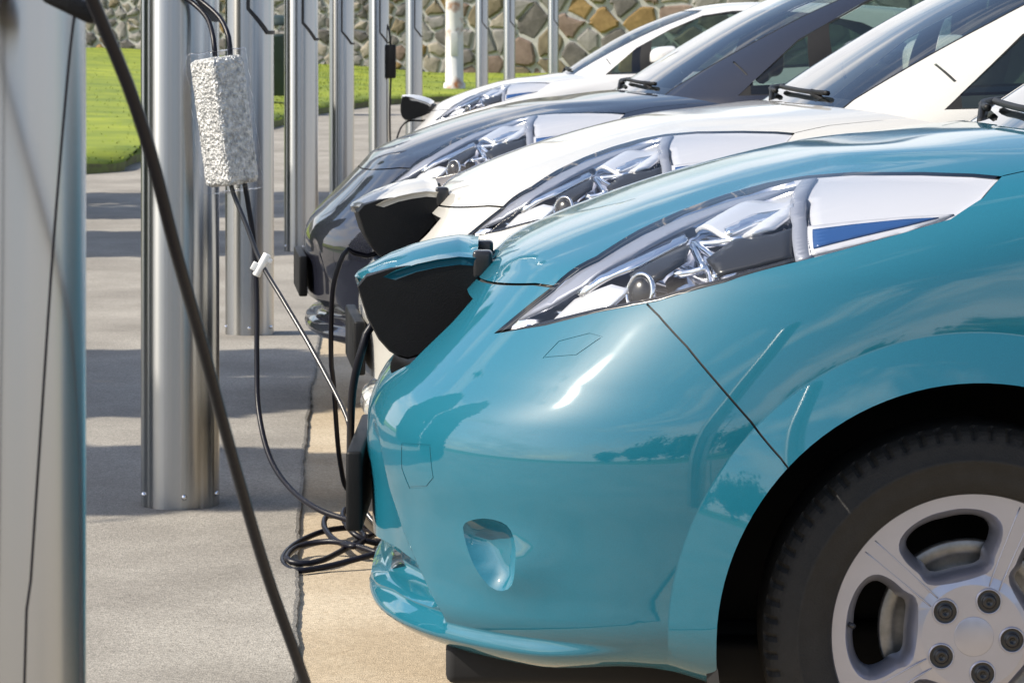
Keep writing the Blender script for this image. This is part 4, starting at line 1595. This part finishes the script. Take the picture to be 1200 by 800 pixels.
PL += ['steel charging post just before the one with the dangling control box', 'steel charging post with a small black control box dangling beside it',
       'steel charging post just before the rust-streaked lamp post', 'slim steel post next past the rust-streaked lamp post, above the white bonnet',
       'slim steel post between two others above the bright white bonnet', 'farthest steel post, its top showing against the large wall stones']
for i, (x, y) in enumerate(POSTS):
    o = post if i == 0 else copy_tree(post)
    o.location = (x, y, float(terrain(0, y)) - 0.002)
    o.rotation_euler = (0, 0, math.radians([0, 4, -4, 3, -2, 2, 0, -3, 2, 0][i]))
    tag(o, PL[i], 'charging post', PGRP)

# ------------------------------------------------------------------ rusty lamp post, bin, dangling control box
M['post_paint'] = mat('chalky_post_paint', (0.50, 0.51, 0.52), 0.6, col2=(0.62, 0.61, 0.58), vscale=3, bump=0.2, bscale=30)
nt = M['post_paint'].node_tree
bs = nt.nodes['Principled BSDF']
tc = nt.nodes['Texture Coordinate']
nr = nt.nodes.new('ShaderNodeTexNoise'); nr.inputs['Scale'].default_value = 2.4; nr.inputs['Detail'].default_value = 6
nt.links.new(tc.outputs['Object'], nr.inputs['Vector'])
rr_ = nt.nodes.new('ShaderNodeValToRGB'); rr_.color_ramp.elements[0].position = 0.54; rr_.color_ramp.elements[1].position = 0.66
nt.links.new(nr.outputs['Fac'], rr_.inputs['Fac'])
mxr = nt.nodes.new('ShaderNodeMixRGB'); mxr.inputs['Color2'].default_value = (0.26, 0.10, 0.025, 1)
prev = bs.inputs['Base Color'].links[0].from_socket
nt.links.new(rr_.outputs['Color'], mxr.inputs['Fac']); nt.links.new(prev, mxr.inputs['Color1']); nt.links.new(mxr.outputs['Color'], bs.inputs['Base Color'])
LPY = 55.5
lx = (532.5 - CX) * LPY / FPX
lz = CAMH - (100 - HY) * LPY / FPX
lp = empty('lamp_post', (lx, LPY, lz), 'pale painted lamp post streaked with rust standing on the grass', 'lamp post')
b = MB(); b.lathe([(0.20, -0.25), (0.20, 0.03), (0.165, 0.05), (0.163, 1.2), (0.150, 4.0), (0.09, 6.5), (0.001, 6.51)], 'Z', n=32)
b.build('pole', M['post_paint'], lp)
b = MB(); b.lathe([(0.05, 6.4), (0.17, 6.52), (0.24, 6.75), (0.2, 6.95), (0.02, 7.0)], 'Z', n=24)
b.build('lantern', M['white_plastic'], lp)
b = MB(); b.box((0, -0.163, 0.75), (0.13, 0.02, 0.42), 0.006)
b.build('access_door', M['post_paint'], lp)

M['bin'] = mat('dark_green_bin', (0.018, 0.035, 0.033), 0.55, var=0.2, vscale=5)
BY = 46.0
bx = at(327, 110, BY)
bn = empty('litter_bin', (bx[0], BY, bx[2] - 0.03), 'dark green litter bin on the lawn seen between two steel posts', 'bin')
b = MB()
b.lathe([(0.26, 0.0), (0.29, 0.03), (0.31, 0.85), (0.325, 0.88), (0.325, 0.93), (0.29, 0.93), (0.28, 0.80)], 'Z', n=28)
b.build('body', M['bin'], bn)
b = MB()
b.lathe([(0.34, 1.06), (0.345, 1.09), (0.28, 1.17), (0.12, 1.21), (0.001, 1.22)], 'Z', n=28)
b.build('lid', M['bin'], bn)
for a in range(4):
    b = MB(); b.tube([(0.31 * math.cos(a * 1.571 + 0.8), 0.31 * math.sin(a * 1.571 + 0.8), 0.85), (0.31 * math.cos(a * 1.571 + 0.8), 0.31 * math.sin(a * 1.571 + 0.8), 1.09)], 0.018, 6)
    b.build('lid_support', M['bin'], bn)

cb = empty('control_box', at(458, 92, 30.85), 'small black cable control box dangling beside a distant post', 'control box')
b = MB(); b.box((0, 0, 0.17), (0.105, 0.08, 0.34), 0.018)
b.build('casing', M['black_plastic'], cb)
b = MB(); b.tube([(0.0, 0, 0.33), (-0.02, 0.0, 0.50), (-0.06, 0.0, 0.56), (-0.09, 0.02, 0.50)], 0.010, 6, res=0.05)
g0 = -cb.location.z + float(terrain(0, 30.85)) + 0.012
b.tube([(0.0, 0, 0.01), (-0.01, 0, -0.4), (0.01, 0.0, g0 + 0.10), (0.10, -0.1, g0), (0.6, -0.3, g0)], 0.010, 6, res=0.05)
b.build('lead', M['cable'], cb)

# ------------------------------------------------------------------ silver wrapped box on the second post
pk = empty('wrapped_box', at(263, 142, 7.78), 'tinselly silver wrapped charging box in a clear bag hanging from cables', 'wrapped box')
pk.rotation_euler = (Matrix.Rotation(math.radians(-7.5), 3, 'Y') @ Matrix.Rotation(math.radians(-50), 3, 'Z')).to_euler()
M['tinsel'] = mat('silver_tinsel', (0.30, 0.30, 0.29), 0.45, 0.3, col2=(0.78, 0.77, 0.73), vscale=70, detail=4, bump=1.0, bscale=120)
M['film'] = clear_glass('plastic_film', (0.98, 0.985, 1.0), 0.10, 1.35)
def crinkle_box(dims, cuts, amp, freq, rnd, seed):
    bm = bmesh.new()
    bmesh.ops.create_cube(bm, size=1.0)
    bmesh.ops.subdivide_edges(bm, edges=bm.edges[:], cuts=cuts, use_grid_fill=True)
    d = Vector(dims) / 2
    vs = []
    for v in bm.verts:
        p = Vector((v.co.x * 2 * d.x, v.co.y * 2 * d.y, v.co.z * 2 * d.z))
        core = Vector((max(-d.x + rnd, min(d.x - rnd, p.x)), max(-d.y + rnd, min(d.y - rnd, p.y)), max(-d.z + rnd, min(d.z - rnd, p.z))))
        n = p - core
        n = n.normalized() if n.length > 1e-6 else Vector((0, 0, 1))
        q = core + n * rnd
        am = amp
        q += n * (am * (mnoise.noise(q * freq + Vector((seed, 0, 0))) + 0.6 * mnoise.noise(q * freq * 2.3)))
        vs.append(q[:])
    bm.verts.index_update()
    fs = [[v.index for v in f.verts] for f in bm.faces]
    bm.free()
    return vs, fs
vs, fs = crinkle_box((0.112, 0.098, 0.325), 64, 0.0030, 220, 0.014, 3.0)
mesh_obj('silver_padding', vs, fs, M['tinsel'], pk, smooth=False)
vs, fs = crinkle_box((0.128, 0.114, 0.360), 30, 0.0045, 34, 0.010, 8.0)
mesh_obj('clear_bag', vs, fs, M['film'], pk)

# ------------------------------------------------------------------ cables
def cable(name, pts, r, label, m='cable', group=None, extra=None, res=0.02):
    """pts: world points; the mesh origin is the first one"""
    o = Vector(pts[0])
    b = MB()
    b.tube([Vector(p) - o for p in pts], r, 10, res=res)
    if extra:
        for q in extra:
            b.tube([Vector(p) - o for p in q], r, 10, res=res)
    c = b.build(name, M[m])
    c.location = o
    return tag(c, label, 'cable', group)
# thick cable from the nearest post
y0 = 2.10
cable('charging_cable', [at(78, -80, 2.02), at(96, -30, 2.02), at(121, 30, 2.05), at(150, 100, 2.08), at(178, 185, 2.12), at(205, 290, 2.18), at(236, 400, 2.26), at(271, 530, 2.35), at(312, 670, 2.45), at(360, 806, 2.55),
                         at(410, 960, 2.7), (-0.05, 2.95, 0.22), (0.10, 3.15, 0.03), (0.35, 3.3, 0.006), (0.9, 3.4, -0.003)], 0.0047,
      'thick black charging cable slanting down from the stout post across the footway')
# short black sheath on the near post by its hatch
zb = empty('plug_handle', at(86, 6, 2.09), 'black plug handle in the hatch of the stout post', 'plug')
b = MB(); b.box((0, 0, 0), (0.040, 0.035, 0.013), 0.004, Matrix.Rotation(math.radians(26), 3, 'Y')); b.build('grip', M['black_plastic'], zb)
b = MB(); b.tube([(-0.018, 0, 0.008), (-0.03, 0.02, 0.02), (-0.04, 0.05, 0.03)], 0.006, 8); b.build('pin_housing', M['black_plastic'], zb)
cable('cable_reflection', [at(88, 14, 2.085), at(82, 60, 2.088), at(72, 170, 2.09), at(60, 320, 2.093), at(48, 500, 2.094), at(36, 680, 2.096), at(28, 820, 2.096), (-0.335, 2.10, 0.3), (-0.33, 2.08, 0.02), (-0.2, 2.0, 0.006)], 0.0010,
      'thin dark lead running down the face of the stout steel post', res=0.05)  # dark strand added where the steel would mirror the thick cable
# second post: leads from its hatch to the wrapped box
for k, (pts, lb) in enumerate((
        ([at(208, -8, 7.94), at(226, 4, 7.92), at(243, 22, 7.86), at(250, 45, 7.80), at(252, 66, 7.78)], 'inner of two black leads entering the wrapped box from the post hatch'),
        ([at(212, -14, 7.93), at(236, 2, 7.9), at(258, 22, 7.84), at(268, 44, 7.79), at(270, 66, 7.78)], 'outer of two black leads entering the wrapped box from the post hatch'))):
    cable('hatch_lead', pts, 0.0068, lb)
GC = float(0) - 0.006
cable('charging_cable', [at(268, 205, 7.78), at(274, 228, 7.77), at(288, 262, 7.74), at(306, 308, 7.70), at(332, 352, 7.62), at(366, 410, 7.5), at(402, 478, 7.35), at(410, 505, 7.3), at(413, 545, 7.26), at(418, 580, 7.24),
                         at(432, 604, 7.2), at(448, 622, 7.15)], 0.0060, 'taut cable with a white tag from the wrapped box to the cable coil', 'cable_grey')
tg_ = empty('cable_tag', at(307, 310, 7.69), 'small white plastic tag clipped on the taut cable', 'tag')
tg_.rotation_euler = (0, math.radians(28), 0)
b = MB(); b.lathe([(0.009, -0.032), (0.0105, -0.03), (0.0105, 0.028), (0.009, 0.03)], 'Z', n=14, cap=True); b.build('sleeve', M['white_plastic'], tg_)
b = MB(); b.box((-0.014, -0.004, -0.012), (0.016, 0.006, 0.022), 0.002); b.box((0.013, -0.004, 0.018), (0.012, 0.006, 0.012), 0.002); b.build('clip', M['white_plastic'], tg_)
cable('charging_cable', [at(284, 200, 7.80), at(291, 240, 7.80), at(298, 290, 7.80), at(301, 350, 7.78), at(301, 420, 7.74), at(303, 480, 7.68), at(316, 535, 7.56), at(340, 572, 7.42), at(372, 596, 7.28), at(405, 608, 7.2), at(430, 616, 7.12)], 0.0068,
      'black cable hanging straight below the wrapped box then bowing towards the coil')
cable('charging_cable', [(-0.105, 5.40, 0.735), (-0.185, 5.36, 0.725), at(438, 378, 5.34), at(424, 410, 5.33), at(414, 452, 5.36), at(411, 500, 5.45), at(411, 560, 5.65), at(417, 590, 5.9), at(430, 612, 6.3), at(446, 626, 6.6)], 0.0072,
      'black cable dropping from the teal car\'s open charging flap')
# coil lying on the concrete: loops between the post and the teal bumper
def gpt(px, py, lift=0.0):
    h = CAMH - 0.0 + 0.008 - lift
    Y = FPX * h / (py - HY)
    return ((px - CX) * Y / FPX, Y, CAMH - h + 0.0)
loops = [
    [(446, 626, .02), (420, 618, .02), (380, 622, .02), (345, 638, .006), (331, 656, .004), (345, 668, .004), (380, 664, .006), (420, 654, .02), (450, 645, .03), (470, 632, .03)],
    [(446, 622, .03), (410, 640, .02), (378, 656, .015), (352, 660, .012), (336, 654, .018), (350, 640, .02), (385, 634, .03), (420, 640, .03), (452, 650, .02), (476, 646, .02)],
    [(400, 606, .04), (384, 604, .05), (380, 616, .04), (392, 632, .03), (414, 640, .03), (428, 630, .04), (418, 614, .05), (430, 606, .06), (456, 620, .05), (476, 630, .04)],
    [(430, 612, .07), (408, 596, .08), (402, 606, .07), (416, 626, .05), (440, 636, .03), (462, 628, .04), (470, 612, .05)],
]
L3 = []
for lp_ in loops:
    L3.append([gpt(a, b_, c_) for a, b_, c_ in lp_])
cable('cable_coil', L3[0], 0.0072, 'loose coil of black charging cable lying on the concrete by the teal bumper', extra=L3[1:])
# cables of the other cars
cable('charging_cable', [(-0.354 + 0.16, 7.88, 0.735), at(430, 300, 7.86), at(408, 292, 7.84), at(395, 318, 7.84), at(389, 352, 7.86), at(388, 420, 7.95), at(391, 450, 8.0), (-0.46, 8.15, 0.10), (-0.43, 8.25, 0.0), (-0.30, 8.3, -0.006), (0.1, 8.2, -0.006)], 0.0068,
      'black cable hanging from the cream white car\'s open charging flap')
cable('charging_cable', [(-0.76 + 0.16, 21.15, 0.735), (-0.76, 21.12, 0.70), (-0.85, 21.12, 0.40), (-0.95, 21.0, 0.08), (-1.1, 20.2, 0.007), (-1.2, 18.8, 0.007)], 0.0065,
      'thin dark cable drooping from the bright white car\'s nose')

# ------------------------------------------------------------------ column trees added out of view to throw shade bands across the footway
M['bark'] = mat('bark', (0.09, 0.07, 0.05), 0.95, var=0.3, vscale=9, bump=0.8, bscale=20)
M['leaf'] = mat('leaf', (0.035, 0.075, 0.012), 0.6, col2=(0.07, 0.12, 0.02), vscale=2.0)
def caster_tree(name, x, y, h, wx, wy, label, n=5200, z0=0.05):
    t = empty(name, (x, y, 0), label, 'tree', 'unseen column trees added to shade the footway')
    b = MB()
    b.tube([(0, 0, -0.05), (0.02, 0, 1.2), (-0.03, 0.02, h * 0.55), (0, 0, h * 0.92)], lambda q: 0.11 * (1 - 0.85 * q) + 0.01, 8, res=0.3)
    for k in range(14):
        zz_ = random.uniform(0.6, h * 0.85); a = random.uniform(0, 6.28)
        b.tube([(0, 0, zz_), (wx * 0.25 * math.cos(a), wy * 0.25 * math.sin(a), zz_ + 0.3), (wx * 0.45 * math.cos(a), wy * 0.45 * math.sin(a), zz_ + 0.8)], 0.025, 5, res=0.3)
    b.build('trunk', M['bark'], t)
    u = rng.random((n, 3))
    ang = u[:, 0] * 2 * math.pi
    rad_ = np.sqrt(0.25 + 0.75 * u[:, 1])
    ex = 0.55
    cx_ = np.sign(np.cos(ang)) * np.abs(np.cos(ang)) ** ex * rad_ * wx / 2
    cy_ = np.sign(np.sin(ang)) * np.abs(np.sin(ang)) ** ex * rad_ * wy / 2
    cz_ = z0 + u[:, 2] * (h - z0)
    top = np.clip((h - cz_) / 0.9, 0.1, 1) ** 0.5
    cx_ *= top; cy_ *= top
    c = np.stack([cx_, cy_, cz_], -1) + rng.normal(0, 0.04, (n, 3))
    d1 = rng.normal(0, 1, (n, 3)); d1 /= np.linalg.norm(d1, axis=1, keepdims=True)
    d2 = np.cross(d1, rng.normal(0, 1, (n, 3))); d2 /= np.linalg.norm(d2, axis=1, keepdims=True)
    s = rng.uniform(0.07, 0.15, (n, 1))
    v = np.stack([c - d1 * s, c + d2 * s * 0.55, c + d1 * s, c - d2 * s * 0.55], 1).reshape(-1, 3)
    mesh_obj('crown', v, np.arange(4 * n).reshape(-1, 4), M['leaf'], t, smooth=False)
TX = -6.2
slope_y = -sun_dir.y / -sun_dir.x if False else sun_dir.y / sun_dir.x      # shade drifts this much in Y per metre of X
def tree_at(Yband, X=TX, Xs=-1.1):
    return Yband - (Xs - X) * slope_y
caster_tree('shade_caster', TX, tree_at(8.6), 5.30, 1.5, 1.4, 'narrow unseen tree column added to shade the footway', 10000)
caster_tree('shade_caster', TX, tree_at(11.2), 5.25, 1.5, 2.3, 'broad unseen tree column added to shade the footway', 16000)
caster_tree('shade_caster', TX - 0.3, tree_at(19.4), 5.25, 1.5, 2.6, 'wide unseen tree column added to shade the footway farther along', 16000)
caster_tree('shade_caster', TX - 0.6, tree_at(24.4), 5.45, 1.6, 4.2, 'long unseen tree block added to shade the far end of the footway', 16000)

# broad park trees on the meadow behind the camera: they show only as reflections in paint and steel
def round_tree(x, y, h, r, n=2600, label='broad leafy park tree on the meadow facing the parked cars', group='park trees on the meadow', vz=0.36):
    t = empty('park_tree', (x, y, -0.05), label, 'tree', group)
    b = MB()
    b.tube([(0, 0, -0.1), (0.05, 0, h * 0.25), (-0.05, 0.05, h * 0.5), (0, 0, h * 0.85)], lambda q: 0.28 * (1 - 0.8 * q), 8, res=0.5)
    for k in range(9):
        a = k * 0.7 + random.random(); z_ = random.uniform(0.25, 0.6) * h
        b.tube([(0, 0, z_), (r * 0.4 * math.cos(a), r * 0.4 * math.sin(a), z_ + 0.8), (r * 0.75 * math.cos(a), r * 0.75 * math.sin(a), z_ + 1.6)], 0.07, 5, res=0.5)
    b.build('trunk', M['bark'], t)
    cl = rng.normal(0, 1, (26, 3)); cl /= np.linalg.norm(cl, axis=1, keepdims=True)
    cl = cl * rng.uniform(0.35, 0.85, (26, 1)) * [r, r, h * vz] + [0, 0, h * 0.46]
    c = cl[rng.integers(0, 26, n)] + rng.normal(0, r * 0.2, (n, 3))
    d1 = rng.normal(0, 1, (n, 3)); d1 /= np.linalg.norm(d1, axis=1, keepdims=True)
    d2 = np.cross(d1, rng.normal(0, 1, (n, 3))); d2 /= np.linalg.norm(d2, axis=1, keepdims=True)
    s_ = rng.uniform(0.15, 0.34, (n, 1))
    v = np.stack([c - d1 * s_, c + d2 * s_ * 0.6, c + d1 * s_, c - d2 * s_ * 0.6], 1).reshape(-1, 3)
    mesh_obj('crown', v, np.arange(4 * n).reshape(-1, 4), M['leaf'], t, smooth=False)
for k in range(14):
    round_tree(-28 + 4.4 * k + random.uniform(-1.2, 1.2), -32 + random.uniform(-5, 5), random.uniform(5.5, 9), random.uniform(2.6, 3.6), 3600)
